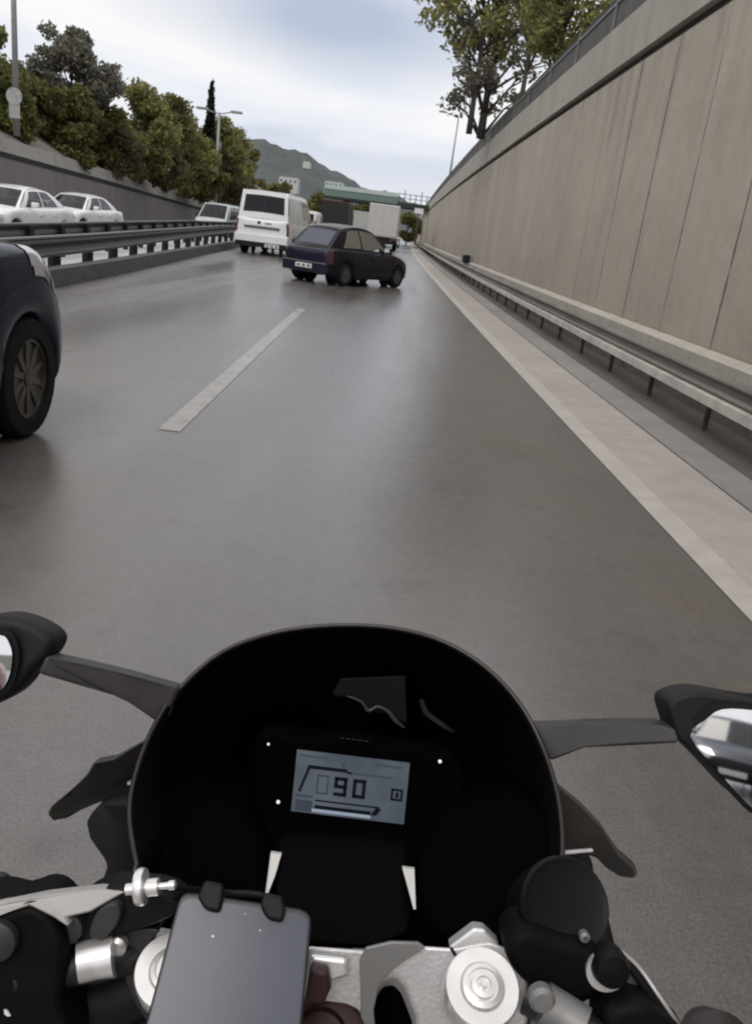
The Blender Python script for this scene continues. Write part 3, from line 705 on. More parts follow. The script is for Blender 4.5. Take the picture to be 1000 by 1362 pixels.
    try: fo.data.set_sharp_from_angle(angle=math.radians(40))
    except Exception: pass
    # interior floor + seats
    im = MB(); im.grid([[(k*(wb(y)-0.03), y, pws(deck, y)+0.045) for k in (-1, 0, 1)] for y in np.linspace(yb0+0.1, yb1-0.1, 8)])
    im.build('interior', INT, root)
    if P.get('seats', True):
        for (sx_, sy_) in ((0.36, 0.15), (-0.36, 0.15), (0.36, -0.75), (-0.36, -0.75)):
            s2 = MB(); zt2 = pws(deck, sy_)
            s2.box(sx_-0.22, sx_+0.22, sy_-0.08, sy_+0.06, zt2+0.05, zt2+0.16); s2.box(sx_-0.12, sx_+0.12, sy_-0.07, sy_+0.03, zt2+0.19, zt2+0.36)
            s2.build('seat', INT, root, bevel=0.03)
    # wheels + wells
    for yw in (ywf, ywr):
        for sg in (1, -1):
            xo = sg*(Wd/2*0.965)
            ty = MB(); ax = (sg, 0, 0); cw = (xo-sg*0.20, yw, wr)
            ty.lathe(cw, ax, [(wr*0.6, 0), (wr*0.94, 0.0), (wr, 0.03), (wr, 0.17), (wr*0.95, 0.20), (wr*0.68, 0.205), (wr*0.66, 0.19), (wr*0.66, 0.1)], 36)
            tyo = ty.build('wheel', TYRE, root, smooth=True, auto=40)
            rm = MB(); cr_ = (xo-sg*0.015, yw, wr)
            rm.lathe((cr_[0]-sg*0.02, yw, wr), ax, [(wr*0.66, 0.0), (wr*0.67, 0.022), (wr*0.61, 0.02), (wr*0.59, -0.05), (0.02, -0.05)], 36)
            ns = P.get('spokes', 7)
            for k in range(ns):
                a = 2*math.pi*k/ns+0.3; u = Vector((0, math.cos(a), math.sin(a))); w_ = Vector((0, -math.sin(a), math.cos(a)))
                rm.obox(Vector(cr_)+u*wr*0.34+Vector((sg*-0.02, 0, 0)), (sg*0.012, 0, 0), u*wr*0.29, w_*wr*0.055)
            rm.lathe((cr_[0]-sg*0.03, yw, wr), ax, [(wr*0.14, 0), (wr*0.14, 0.03), (wr*0.02, 0.034)], 12)
            rm.build('rim', P.get('rim', RIMS), tyo)
            wl_ = MB(); R = wr*1.13
            wl_.lathe((xo-sg*0.42, yw, wr), ax, [(R, 0), (R, 0.39), (R*0.99, 0.39)], 28)
            w3 = wl_.build('wheel_well', TRIM, root)
            bw = bmesh.new(); bw.from_mesh(w3.data)
            bmesh.ops.delete(bw, geom=[f for f in bw.faces if len(f.verts) > 4 and (f.calc_center_median().x*sg > (xo*sg-0.2))], context='FACES')
            bmesh.ops.delete(bw, geom=[f for f in bw.faces if f.calc_center_median().z < wr*0.55], context='FACES'); bw.to_mesh(w3.data); bw.free()
    # lamps, trim by patches of the body
    for nm, pred, m_ in P.get('patches', []):
        for sg in (1, -1): patch(nm, (lambda c, nn, sg=sg, pred=pred: c.x*sg > 0 and pred(abs(c.x), c.y, c.z, nn)), 0.006, m_)
    for nm, pred, m_ in P.get('cpatches', []): patch(nm, (lambda c, nn, pred=pred: pred(abs(c.x), c.y, c.z, nn)), 0.005, m_)
    for (nm, a, b_, m_) in P.get('boxes', []):
        x = MB(); x.box(a[0], b_[0], a[1], b_[1], a[2], b_[2]); ob = x.build(nm, m_, root, bevel=0.01)
        if nm == 'number_plate' and a[1] < 0:
            k = MB(); w_ = b_[0]-a[0]; x0 = a[0]+0.05*w_; zc = (a[2]+b_[2])/2; hh_ = (b_[2]-a[2])*0.3
            for g_ in range(8):
                if g_ in (2, 5): continue
                xx = x0+w_*(0.06+g_*0.105); k.box(xx, xx+w_*0.07, a[1]-0.004, a[1]-0.001, zc-hh_, zc+hh_)
            k.build('plate_characters', INK, ob)
    # door mirrors
    ym = P.get('mirror_y', yb1-0.55)
    for sg in (1, -1):
        x = MB(); xb = wb(ym); zd = pws(deck, ym)
        x.obox((sg*(xb+0.16), ym, zd+0.09), (0.095, 0, 0), (0, 0.06, 0), (0, 0, 0.065)); mo = x.build('door_mirror', P.get('mirror', paint), root, bevel=0.03)
        x = MB(); x.obox((sg*(xb+0.03), ym+0.01, zd+0.05), (0.05, 0, 0), (0, 0.03, 0), (0, 0, 0.02)); x.build('mirror_arm', TRIM, mo)
        x = MB(); x.obox((sg*(xb+0.16), ym-0.0625, zd+0.09), (0.08, 0, 0), (0, 0.002, 0), (0, 0, 0.05)); x.build('mirror_glass', MIRR, mo)
    # door lines and handles
    for sg in (1, -1):
        for yd in P.get('doors', []):
            x = MB(); zt2 = pws(deck, yd); wv = pws(half, yd)*Wd/2
            x.add([(sg*(wv+0.002), yd-0.006, zt2*0.32+0.1), (sg*(wv+0.002), yd+0.006, zt2*0.32+0.1), (sg*(wv*0.985+0.003), yd+0.006, zt2-0.1), (sg*(wv*0.985+0.003), yd-0.006, zt2-0.1)], [(0, 1, 2, 3)]); x.build('door_gap', TRIM, root)
        for yd in P.get('handles', []):
            x = MB(); zt2 = pws(deck, yd); wv = pws(half, yd)*Wd/2
            x.obox((sg*(wv+0.0), yd, zt2-0.17), (0.022, 0, 0), (0, 0.09, 0), (0, 0, 0.016)); x.build('door_handle', P.get('handle_m', paint), root, bevel=0.008)
    bm.free(); return root

DK = mat('dark_plum_paint', (0.005, 0.0042, 0.009), 0.35, spec=0.35, coat=0.15, var=0.1, vscale=2)
NAVY = mat('navy_paint', (0.003, 0.008, 0.030), 0.3, spec=0.2, coat=0.2, var=0.1, vscale=2)
WHT = mat('white_car_paint', (0.80, 0.80, 0.81), 0.35, coat=0.5, var=0.04, vscale=2)
VWHT = mat('van_white_paint', (0.76, 0.77, 0.78), 0.4, coat=0.4, var=0.06, vscale=1.5)
SILV = mat('silver_car_paint', (0.55, 0.56, 0.57), 0.35, 0.3, coat=0.5)

HATCH = dict(L=3.84, W=1.64, paint=DK, glass=glassmat('hatch_side_glass', (0.22, 0.22, 0.22), 0.1, (0.45, 0.45, 0.45)), wr=0.295, wf=1.20, wb=-1.24, sill=0.19, shoulder=0.89, spokes=9, rim=RIMD, cat='car',
  deck=[(-1.92, 0.84), (-1.6, 0.90), (-0.9, 0.90), (0.3, 0.885), (0.85, 0.87), (1.3, 0.80), (1.7, 0.70), (1.92, 0.60)],
  half=[(-1.92, 0.80), (-1.8, 0.89), (-1.6, 0.95), (-1.2, 0.99), (0, 1.0), (1.0, 0.985), (1.5, 0.93), (1.75, 0.84), (1.92, 0.70)],
  gh=dict(b0=-1.80, b1=1.02, r0=-1.26, r1=0.12, z=1.43, w=0.53, arch=0.09,
          side=[(0.16, 0.43, 0.10, 0.86), (0.47, 0.86, 0.08, 0.86)], front=(0.06, 0.94, 0.05, 0.92), rear=(0.10, 0.90, 0.16, 0.86, GL_R)),
  nose=0.10, tail=0.0, doors=[0.75, -0.25], handles=[-0.1], mirror=TRIM, handle_m=TRIM, mirror_y=0.45,
  patches=[('tail_lamp', lambda x, y, z, n: y < -1.76 and x > 0.66 and z > 0.52 and z < 0.93, mat('plum_lamp', (0.06, 0.022, 0.034), 0.25, coat=0.3)), ('headlamp', lambda x, y, z, n: y > 1.70 and x > 0.35 and 0.52 < z < 0.68, HEADL)],
  cpatches=[('tailgate', lambda x, y, z, n: y < -1.85 and x <= 0.66 and z > 0.3, mat('tailgate_navy', (0.010, 0.011, 0.027), 0.35, spec=0.4, coat=0.2))],
  boxes=[('rear_bumper', (-0.70, -2.0, 0.27), (0.70, -1.88, 0.50), mat('hatch_bumper', (0.013, 0.013, 0.030), 0.35, coat=0.4)),
         ('bumper_strip', (-0.68, -2.01, 0.50), (0.68, -1.93, 0.525), mat('strip_grey', (0.16, 0.15, 0.17), 0.4)),
         ('number_plate', (-0.26, -2.016, 0.36), (0.26, -1.997, 0.47), PLATE)])
VAN = dict(L=4.9, W=1.92, paint=VWHT, glass=GL_M, wr=0.33, wf=1.55, wb=-1.5, sill=0.28, shoulder=0.965, spokes=6, cat='van', seats=False, tail=0.0, nose=0.3,
  deck=[(-2.45, 1.17), (-2.0, 1.2), (1.2, 1.2), (1.7, 1.16), (2.1, 1.02), (2.45, 0.86)],
  half=[(-2.45, 0.955), (-2.2, 0.985), (0, 1.0), (1.6, 0.98), (2.1, 0.92), (2.45, 0.8)],
  gh=dict(b0=-2.40, b1=1.75, r0=-2.28, r1=0.85, z=2.14, w=0.79, arch=0.03,
          side=[(0.60, 0.78, 0.12, 0.80), (0.80, 0.95, 0.12, 0.80)], front=(0.06, 0.94, 0.06, 0.9), rear=(0.085, 0.915, 0.24, 0.83, GL_D)),
  doors=[0.3, 1.3], handles=[0.5], mirror=TRIM, mirror_y=1.35,
  patches=[('tail_lamp', lambda x, y, z, n: y < -2.40 and x > 0.85 and 0.72 < z < 1.12, REDL), ('headlamp', lambda x, y, z, n: y > 2.2 and x > 0.5 and 0.7 < z < 0.9, HEADL)],
  boxes=[('rear_bumper', (-0.93, -2.60, 0.42), (0.93, -2.44, 0.66), VWHT), ('bumper_valance', (-0.88, -2.57, 0.26), (0.88, -2.46, 0.419), TRIM),
         ('trim_strip', (-0.62, -2.545, 0.88), (0.62, -2.49, 0.95), mat('van_strip', (0.10, 0.10, 0.11), 0.4)),
         ('number_plate', (0.16, -2.60, 0.28), (0.66, -2.572, 0.39), PLATE),
         ('badge', (-0.16, -2.525, 1.02), (-0.06, -2.49, 1.11), TRIM), ('lettering_badge', (0.10, -2.522, 1.04), (0.32, -2.49, 1.08), ALUD)])
SEDAN = dict(L=4.6, W=1.78, paint=WHT, glass=GL_L, wr=0.31, wf=1.42, wb=-1.35, sill=0.2, shoulder=0.90, spokes=8,
  deck=[(-2.3, 0.86), (-2.1, 0.94), (-1.5, 0.97), (-0.9, 0.95), (0.5, 0.92), (1.1, 0.90), (1.7, 0.82), (2.1, 0.72), (2.3, 0.62)],
  half=[(-2.3, 0.84), (-2.0, 0.93), (-1.3, 0.98), (0, 1.0), (1.2, 0.985), (1.8, 0.92), (2.1, 0.82), (2.3, 0.66)],
  gh=dict(b0=-1.62, b1=1.18, r0=-0.92, r1=0.35, z=1.43, w=0.54, arch=0.05,
          side=[(0.17, 0.50, 0.10, 0.86), (0.54, 0.88, 0.08, 0.86)], front=(0.06, 0.94, 0.05, 0.93), rear=(0.07, 0.93, 0.08, 0.9)),
  doors=[0.95, 0.0, -0.85], handles=[0.15, -0.7], mirror_y=0.62,
  patches=[('tail_lamp', lambda x, y, z, n: y < -2.1 and x > 0.50 and 0.70 < z < 0.88, REDL), ('headlamp', lambda x, y, z, n: y > 1.95 and x > 0.40 and 0.56 < z < 0.73, HEADL)],
  cpatches=[('grille', lambda x, y, z, n: y > 2.2 and x < 0.4 and 0.42 < z < 0.62, TRIM)],
  boxes=[('number_plate', (-0.26, 2.385, 0.32), (0.26, 2.40, 0.43), PLATE), ('number_plate', (-0.26, -2.385, 0.62), (0.26, -2.36, 0.73), PLATE)])
SUV = dict(SEDAN, L=4.3, W=1.84, paint=NAVY, glass=GL_D, wr=0.36, wf=1.32, wb=-1.3, sill=0.24, cat='car', spokes=10, shoulder=0.90, nose=0.14,
  deck=[(-2.15, 1.05), (-1.8, 1.15), (0.5, 1.13), (0.95, 1.14), (1.4, 1.12), (1.75, 1.04), (2.0, 0.93), (2.15, 0.80)],
  half=[(-2.15, 0.88), (-1.8, 0.96), (0, 1.0), (1.3, 0.995), (1.75, 0.95), (2.0, 0.86), (2.15, 0.70)],
  gh=dict(b0=-2.0, b1=0.95, r0=-1.5, r1=0.15, z=1.60, w=0.62, arch=0.04, side=[(0.17, 0.50, 0.10, 0.86), (0.54, 0.88, 0.08, 0.86)], front=(0.06, 0.94, 0.05, 0.93), rear=(0.07, 0.93, 0.1, 0.86)),
  doors=[0.9, 0.0], handles=[0.15], mirror_y=-0.1, rim=mat('bright_spoke', (0.13, 0.12, 0.11), 0.3, 0.7),
  patches=[('headlamp', lambda x, y, z, n: y > 1.30 and x > 0.56 and z > pws([(1.3, 1.0), (2.3, 0.70)], y), HEADL), ('tail_lamp', lambda x, y, z, n: y < -2.0 and x > 0.6 and 0.7 < z < 0.95, REDL)],
  cpatches=[('grille', lambda x, y, z, n: y > 2.1 and x < 0.5 and 0.42 < z < 0.66, TRIM)],
  boxes=[('number_plate', (-0.26, 2.235, 0.40), (0.26, 2.25, 0.51), PLATE)])
MPV = dict(VAN, L=4.3, W=1.82, paint=SILV, cat='car', wr=0.31, wf=1.35, wb=-1.3, seats=False, sill=0.22,
  deck=[(-2.15, 0.98), (0.9, 1.02), (1.3, 0.98), (1.8, 0.86), (2.15, 0.7)], half=[(-2.15, 0.94), (-1.8, 0.98), (0, 1.0), (1.5, 0.97), (1.9, 0.88), (2.15, 0.74)],
  gh=dict(b0=-2.1, b1=1.3, r0=-1.95, r1=0.45, z=1.85, w=0.70, arch=0.03, side=[(0.12, 0.42, 0.12, 0.85), (0.45, 0.68, 0.1, 0.85), (0.70, 0.88, 0.1, 0.85)], front=(0.06, 0.94, 0.06, 0.92, GL_L), rear=(0.1, 0.9, 0.1, 0.85)),
  doors=[0.9, 0.0], handles=[0.2], mirror_y=0.7, patches=[('headlamp', lambda x, y, z, n: y > 1.85 and x > 0.45 and 0.62 < z < 0.82, HEADL)],
  boxes=[('number_plate', (-0.26, 2.23, 0.36), (0.26, 2.25, 0.47), PLATE), ('front_bumper', (-0.80, 2.12, 0.26), (0.80, 2.22, 0.5), SILV)], cpatches=[])
D = math.radians
hx, hy = -1.56, 23.0
car('hatchback', (hx, hy, 0), -D(32), 'dark plum three-door hatchback skidding at an angle across both lanes', HATCH)
v = car('van', (-5.62, 36.0, 0), -D(4), 'white panel van with a wide dark rear window in the left lane ahead', VAN); v.scale = (1.13,)*3
car('suv', (-3.06, 3.5, 0), 0, 'dark navy car at the left edge, only its front wheel and headlight in view', SUV)
GRP = 'white cars in the oncoming lanes'
car('sedan', (-10.9, 23.2, 0), D(178), 'white oncoming sedan nearest the left edge, cut by the frame', dict(SEDAN, glass=GL_L), GRP)
car('sedan', (-12.2, 31.2, 0), D(176), 'white oncoming sedan following behind the nearest white sedan', dict(SEDAN, glass=GL_L), GRP)
car('minivan', (-11.1, 49.0, 0), D(176), 'pale oncoming minivan left of the white van, farthest of the oncoming cars', dict(MPV), GRP)
car('van', (-6.9, 56, 0), 0, 'small distant white van showing between the big white van and the hatchback', dict(VAN, paint=WHT, glass=GL_D), 'vehicles far ahead')
car('sedan', (-2.1, 92, 0), 0, 'tiny white car far ahead beside the right wall', dict(SEDAN), 'vehicles far ahead')
car('sedan', (1.1, -19.0, 0), 0, 'dark car following behind, seen only in the right mirror', dict(SEDAN, paint=NAVY, glass=GL_D))
car('sedan', (-3.5, -10.0, 0), 0, 'red car following in the left lane, seen only in the left mirror', dict(SEDAN, paint=mat('red_car_paint', (0.35, 0.03, 0.02), 0.35, coat=0.4), glass=GL_D))
# trucks
def truck(loc, label, boxm, w, h, ln, cabm, top=None):
    t = thing('truck', loc, label, 'truck', 'vehicles far ahead')
    m = MB(); m.box(-w/2, w/2, 0, ln, 1.0, h); m.build('cargo_box', boxm, t, bevel=0.03)
    m = MB(); m.box(-w/2+0.05, -0.015, -0.03, -0.002, 1.1, h-0.1); m.build('rear_door', boxm, t)
    m = MB(); m.box(0.015, w/2-0.05, -0.03, -0.002, 1.1, h-0.1); m.build('rear_door', boxm, t)
    m = MB(); m.box(-w/2+0.02, w/2-0.02, -0.05, -0.002, h-0.095, h-0.005); m.build('top_frame', top or cabm, t)
    m = MB(); m.box(-w/2+0.1, w/2-0.1, -0.05, 0.1, 0.5, 0.68); m.build('bumper', TRIM, t)
    m = MB(); m.box(-0.5, 0.5, 0.1, ln+1.6, 0.6, 0.95); m.build('chassis', TRIM, t)
    m = MB(); m.box(-w/2+0.1, w/2-0.1, ln+0.2, ln+2.0, 0.6, h-0.7); m.build('cab', cabm, t, bevel=0.08)
    for sg in (1, -1):
        m = MB(); m.box(sg*w*0.42-0.12, sg*w*0.42+0.12, -0.06, -0.035, 0.82, 0.96); m.build('tail_lamp', REDL, t)
        for y in (1.2, ln+1.0):
            m = MB(); m.lathe((sg*(w/2-0.3), y, 0.48), (sg, 0, 0), [(0.2, 0), (0.46, 0), (0.48, 0.03), (0.48, 0.22), (0.44, 0.25), (0.28, 0.25), (0.26, 0.2), (0.02, 0.2)], 24); m.build('wheel', TYRE, t, smooth=True, auto=40)
truck((-2.45, 70, 0), 'white box truck far ahead behind the dark hatchback', mat('truck_white', (0.50, 0.49, 0.48), 0.6, var=0.08), 2.45, 3.5, 6.5, WHT)
truck((-6.9, 74, 0), 'dark box truck with a reddish top edge far ahead left of the white truck', mat('truck_dark', (0.018, 0.016, 0.014), 0.7), 2.4, 3.4, 6.0, TRIM, mat('truck_red', (0.10, 0.018, 0.018), 0.6))
truck((-5.0, 88, 0), 'grey white lorry between the dark truck and the white box truck', mat('truck_grey', (0.42, 0.42, 0.41), 0.7, var=0.2), 2.3, 3.1, 5.0, SILV)
# small dark lamp box fixed to the foot of the wall
p = None
for Y in np.linspace(12, 40, 300):
    a = atY(624, 344, Y)
    if a.x >= XW-0.12+cv(Y): p = a; break
q = thing('junction_box', (p.x-0.12, p.y, p.z-0.16), 'small dark junction box at the foot of the right wall above the guardrail', 'box')
m = MB(); m.box(-0.13, 0.14, -0.35, 0.35, 0, 0.30); m.build('housing', TRIM, q, bevel=0.03)
m = MB(); m.box(-0.155, -0.131, -0.25, 0.25, 0.05, 0.26); m.build('cover', DARKG, q)
m = MB(); m.box(-0.06, 0.0, -0.05, 0.05, -0.9, -0.003); m.build('bracket', RUST, q)

# ------------------------------------------------------------------ the motorcycle
bk = thing('motorcycle', (-0.03, 0, 0), 'black sport motorcycle seen from the rider seat, with dark windscreen and silver top yoke', 'motorcycle')
AX = ray(PPX, PPY).normalized()                    # viewing axis, used as the depth direction
def kid(o, parent=bk):
    o.parent = parent; M = Matrix.Translation(bk.location).inverted(); o.matrix_parent_inverse = M if parent is bk else Matrix.Identity(4); return o
BP = lambda v: Vector(v)
def plate(name, pts, d, th, m, parent=bk, bevel=0.002, dirv=None, sub=0):
    """outline at its own distance with real thickness; d = depth or list of depths"""
    dirv = dirv or AX; n = len(pts)
    A = [atd(px, py, d[i] if isinstance(d, (list, tuple)) else d) for i, (px, py) in enumerate(pts)]
    B = [a+dirv*th for a in A]
    o = mk(name, A+B, [tuple(range(n))[::-1], tuple(range(n, 2*n))]+[(i, (i+1) % n, n+(i+1) % n, n+i) for i in range(n)], m, None, bevel=bevel)
    bm = bmesh.new(); bm.from_mesh(o.data); bmesh.ops.recalc_face_normals(bm, faces=bm.faces); bm.to_mesh(o.data); bm.free()
    return kid(o, parent)
def tubep(name, pts, r, m, parent=bk, n=10):
    P_ = [atd(*p) for p in pts]
    # smooth the path
    Q = []
    for i in range(len(P_)-1):
        p0 = P_[max(i-1, 0)]; p1 = P_[i]; p2 = P_[i+1]; p3 = P_[min(i+2, len(P_)-1)]
        for k in range(6):
            t = k/6; Q.append(0.5*((2*p1)+(p2-p0)*t+(2*p0-5*p1+4*p2-p3)*t*t+(3*p1-p0-3*p2+p3)*t**3))
    Q.append(P_[-1]); rr = r
    if isinstance(r, (list, tuple)): rr = [pw([(i/(len(r)-1), v) for i, v in enumerate(r)], j/(len(Q)-1)) for j in range(len(Q))]
    mb = MB(); mb.tube(Q, rr, n); return kid(mb.build(name, m, smooth=True, auto=50), parent)
def lath(name, px, py, d, prof, m, parent=bk, axis=None, n=40):
    mb = MB(); mb.lathe(atd(px, py, d), axis or -AX, prof, n); return kid(mb.build(name, m, smooth=True, auto=35), parent)
def smooth_outline(pts, k=5):
    out = []; n = len(pts)
    for i in range(n):
        p0, p1, p2, p3 = [Vector(pts[(i+j-1) % n]) for j in range(4)]
        for q in range(k):
            t = q/k; out.append(tuple(0.5*((2*p1)+(p2-p0)*t+(2*p0-5*p1+4*p2-p3)*t*t+(3*p1-p0-3*p2+p3)*t**3)))
    return out
UPB = Vector((0, -0.42, 0.91)).normalized()        # steering axis (up, raked back)

# windscreen: bubble whose rim is nearest the rider
rim = [(205, 1235, .58), (182, 1150, .60), (172, 1080, .63), (183, 1020, .66), (207, 962, .69), (240, 915, .71), (295, 868, .73), (365, 842, .745), (445, 832, .75), (525, 836, .75), (592, 855, .745), (648, 890, .73), (692, 938, .71), (722, 995, .69), (742, 1060, .66), (748, 1130, .63), (738, 1200, .60), (700, 1262, .58)]
rs = smooth_outline(rim, 4)[:-4]+[]
rs = rs[:len(rs)-3]
nose = atd(468, 1000, 1.12)
rows = []
for k in range(9):
    t = k/8; row = []
    for (px, py, d) in rs:
        p = atd(px, py, d); q = p.lerp(nose, t**1.25*0.98); q += AX*0.13*math.sin(t*math.pi)*(1-t*0.3)
        row.append(q)
    rows.append(row)
mb = MB(); mb.grid(rows); ws = kid(mb.build('windscreen', SCREENB, smooth=True))
sd_ = ws.modifiers.new('s', 'SOLIDIFY'); sd_.thickness = 0.004
mb = MB(); mb.tube([atd(*p) for p in rs], 0.0022, 8); kid(mb.build('screen_edge', RIMM, smooth=True), ws)
# lower inner cowl pieces, with pale slivers standing in for road through two gaps
plate('inner_cowl', [(185, 1090), (240, 1050), (330, 1075), (356, 1135), (358, 1215), (330, 1262), (205, 1240), (190, 1180)], [.66, .69, .68, .66, .62, .60, .58, .61], 0.05, COWL, bevel=0.008)
plate('inner_cowl', [(556, 1150), (590, 1080), (690, 1055), (738, 1090), (744, 1150), (725, 1225), (690, 1275), (600, 1262), (556, 1225)], [.66, .68, .69, .66, .63, .59, .58, .60, .62], 0.05, COWL, bevel=0.008)
plate('centre_stay', [(368, 1120), (545, 1135), (548, 1245), (500, 1262), (415, 1262), (380, 1230), (362, 1205)], [.67, .67, .62, .60, .60, .61, .62], 0.03, mat('stay_black', (0.0025, 0.0025, 0.003), 0.8, spec=0.04), bevel=0.01)
plate('cowl_floor', [(345, 1090), (600, 1110), (620, 1240), (600, 1268), (330, 1262), (335, 1150)], [.70, .70, .64, .62, .62, .66], 0.03, COWL, bevel=0.004)
WEDGE = mat('gap_pale', (0.62, 0.60, 0.58), 0.55, 0.2)
plate('gap_sliver', [(360, 1135), (374, 1137), (366, 1165), (356, 1190), (353, 1188)], [.655, .655, .64, .63, .63], 0.004, WEDGE, bevel=0.0)
plate('gap_sliver', [(535, 1155), (551, 1157), (552, 1185), (553, 1210), (550, 1210), (542, 1180)], [.652, .652, .637, .618, .618, .637], 0.004, WEDGE, bevel=0.0)
# dash
DT = [(345, 975), (470, 985), (600, 1005), (618, 1030), (612, 1108), (590, 1128), (470, 1118), (352, 1100), (336, 1080), (338, 990)]
dsh = plate('dashboard', DT, 0.700, 0.035, COWL, bevel=0.006)
def kd(o): return kid(o, dsh)
def qplane(pts, d, th, name, m, bev=0.0): return plate(name, pts, d, th, m, dsh, bevel=bev)
LCD = mat('lcd_glow', (0.02, 0.024, 0.03), 0.4, emit=((0.105, 0.135, 0.19), 1.0), spec=0.03)
lt = TexB(LCD); cc_ = lt.mix(lt.mr(lt.noise(22, 3, 0.5), 0.35, 0.65, 0, 1), (0.050, 0.060, 0.076), (0.085, 0.098, 0.115)); lt.l.new(cc_, lt.b.inputs['Emission Color'])
scr = qplane([(395, 998), (545, 1016), (537, 1097), (387, 1079)], 0.698, 0.003, 'screen', LCD)
LCK = mat('lcd_ink', (0.006, 0.008, 0.014), 0.5, spec=0.1); LCF = mat('lcd_faint', (0.02, 0.024, 0.035), 0.5, spec=0.1, emit=((0.030, 0.037, 0.05), 1.0)); LCP = mat('lcd_pale', (0.05, 0.06, 0.08), 0.5, emit=((0.24, 0.28, 0.34), 1.0))
def sp(u, v):   # screen u,v in 0..1 -> px
    a = (lerp(395, 545, u), lerp(998, 1016, u)); b = (lerp(387, 537, u), lerp(1079, 1097, u)); return (lerp(a[0], b[0], v), lerp(a[1], b[1], v))
def sq(mb, u0, v0, u1, v1, sk=0.0, d=0.6972):
    ps = [sp(u0+sk, v0), sp(u1+sk, v0), sp(u1, v1), sp(u0, v1)]
    A = [atd(x, y, d) for x, y in ps]; B = [a+AX*0.0006 for a in A]
    mb.add(A+B, [(3, 2, 1, 0), (0, 1, 5, 4), (1, 2, 6, 5), (2, 3, 7, 6), (3, 0, 4, 7)])
def seg7(mb, u, v, w, h, ch, t=0.022):
    S7 = {'0': 'abcdef', '9': 'abcdfg'}[ch]; tv = t*1.75
    R = {'a': (u, v, u+w, v+tv), 'd': (u, v+h-tv, u+w, v+h), 'g': (u, v+h/2-tv/2, u+w, v+h/2+tv/2),
         'f': (u, v, u+t, v+h/2), 'b': (u+w-t, v, u+w, v+h/2), 'e': (u, v+h/2, u+t, v+h), 'c': (u+w-t, v+h/2, u+w, v+h)}
    for k in S7: sq(mb, *R[k])
m = MB(); seg7(m, 0.355, 0.36, 0.115, 0.31, '9', 0.032); seg7(m, 0.52, 0.36, 0.115, 0.31, '0', 0.032); m.build('speed_digits', LCK, dsh).matrix_parent_inverse = Matrix.Identity(4)
m = MB(); seg7(m, 0.20, 0.36, 0.105, 0.31, '0', 0.015); m.build('unlit_digit', LCF, dsh)
m = MB()
for k in range(8): sq(m, 0.045+k*0.0085, 0.62-k*0.05, 0.070+k*0.0085, 0.665-k*0.05)
sq(m, 0.11, 0.22, 0.46, 0.275); sq(m, 0.46, 0.255, 0.5, 0.29)
sq(m, 0.20, 0.77, 0.77, 0.795); sq(m, 0.20, 0.86, 0.70, 0.915); sq(m, 0.70, 0.80, 0.75, 0.915, 0.04)
m.build('gauge_bars', LCK, dsh)
m = MB()
for k in range(9): sq(m, 0.03+k*0.028, 0.06, 0.048+k*0.028, 0.095)
m.build('small_print', LCF, dsh); m = MB()
for k in range(10): sq(m, 0.70+k*0.024, 0.07, 0.716+k*0.024, 0.11)
m.build('small_print', LCF, dsh); m = MB()
sq(m, 0.41, 0.11, 0.43, 0.2); sq(m, 0.50, 0.26, 0.86, 0.285); m.build('menu_line', LCF, dsh); m = MB(); sq(m, 0.03, 0.72, 0.18, 0.75); sq(m, 0.03, 0.80, 0.18, 0.98)
m.build('menu_lines', LCF, dsh)
m = MB(); sq(m, 0.86, 0.44, 0.965, 0.475); sq(m, 0.86, 0.60, 0.965, 0.635); sq(m, 0.86, 0.44, 0.88, 0.635); sq(m, 0.945, 0.44, 0.965, 0.635); sq(m, 0.90, 0.50, 0.93, 0.58); m.build('fuel_symbol', LCK, dsh)
m = MB(); sq(m, 0.18, 0.925, 0.70, 0.97); m.build('pale_bar', LCP, dsh)
DOTM = mat('dot_white', (0.6, 0.6, 0.6), 0.3, emit=((0.55, 0.58, 0.6), 1.0))  # small glowing white dots on the dash
for (px, py, r) in ((357, 990, .0011), (370, 1067, .0016), (585, 1013, .0015)):
    lath('white_dot', px, py, 0.698, [(r*0.4, 0.0), (r, 0.0), (r*0.9, 0.001), (r*0.2, 0.0015)], DOTM, dsh, n=12)
m = MB()
for k in range(5):
    a = atd(455+k*8, 982+k*1.0, 0.6975); m.obox(a, Vector((0.0019, 0, 0)), Vector((0, 0.0016, -0.001)), AX*0.0006)
m.build('faint_lettering', mat('faint_grey', (0.05, 0.05, 0.055), 0.5), dsh)
# windscreen reflection built as a grey panel and pale streaks behind the dash
plate('screen_reflection', [(452, 902), (540, 898), (542, 965), (520, 950), (500, 948), (470, 930), (440, 925)], 0.86, 0.006, mat('reflection_grey', (0.0035, 0.0037, 0.0045), 0.5, spec=0.3), bevel=0.002)
tubep('reflection_streak', [(462, 926, .85), (480, 933, .85), (490, 945, .85), (502, 940, .85), (516, 946, .85), (526, 958, .85), (538, 968, .85)], [0.0008, 0.0016, 0.0022, 0.0012, 0.0022, 0.0026, 0.001], mat('reflection_sheen', (0.08, 0.08, 0.088), 0.3, 0.5))
tubep('reflection_streak', [(560, 930, .86), (568, 948, .86), (590, 965, .86), (604, 974, .86)], [0.003, 0.0035, 0.003, 0.001], mat('reflection_dim', (0.022, 0.022, 0.024), 0.4))

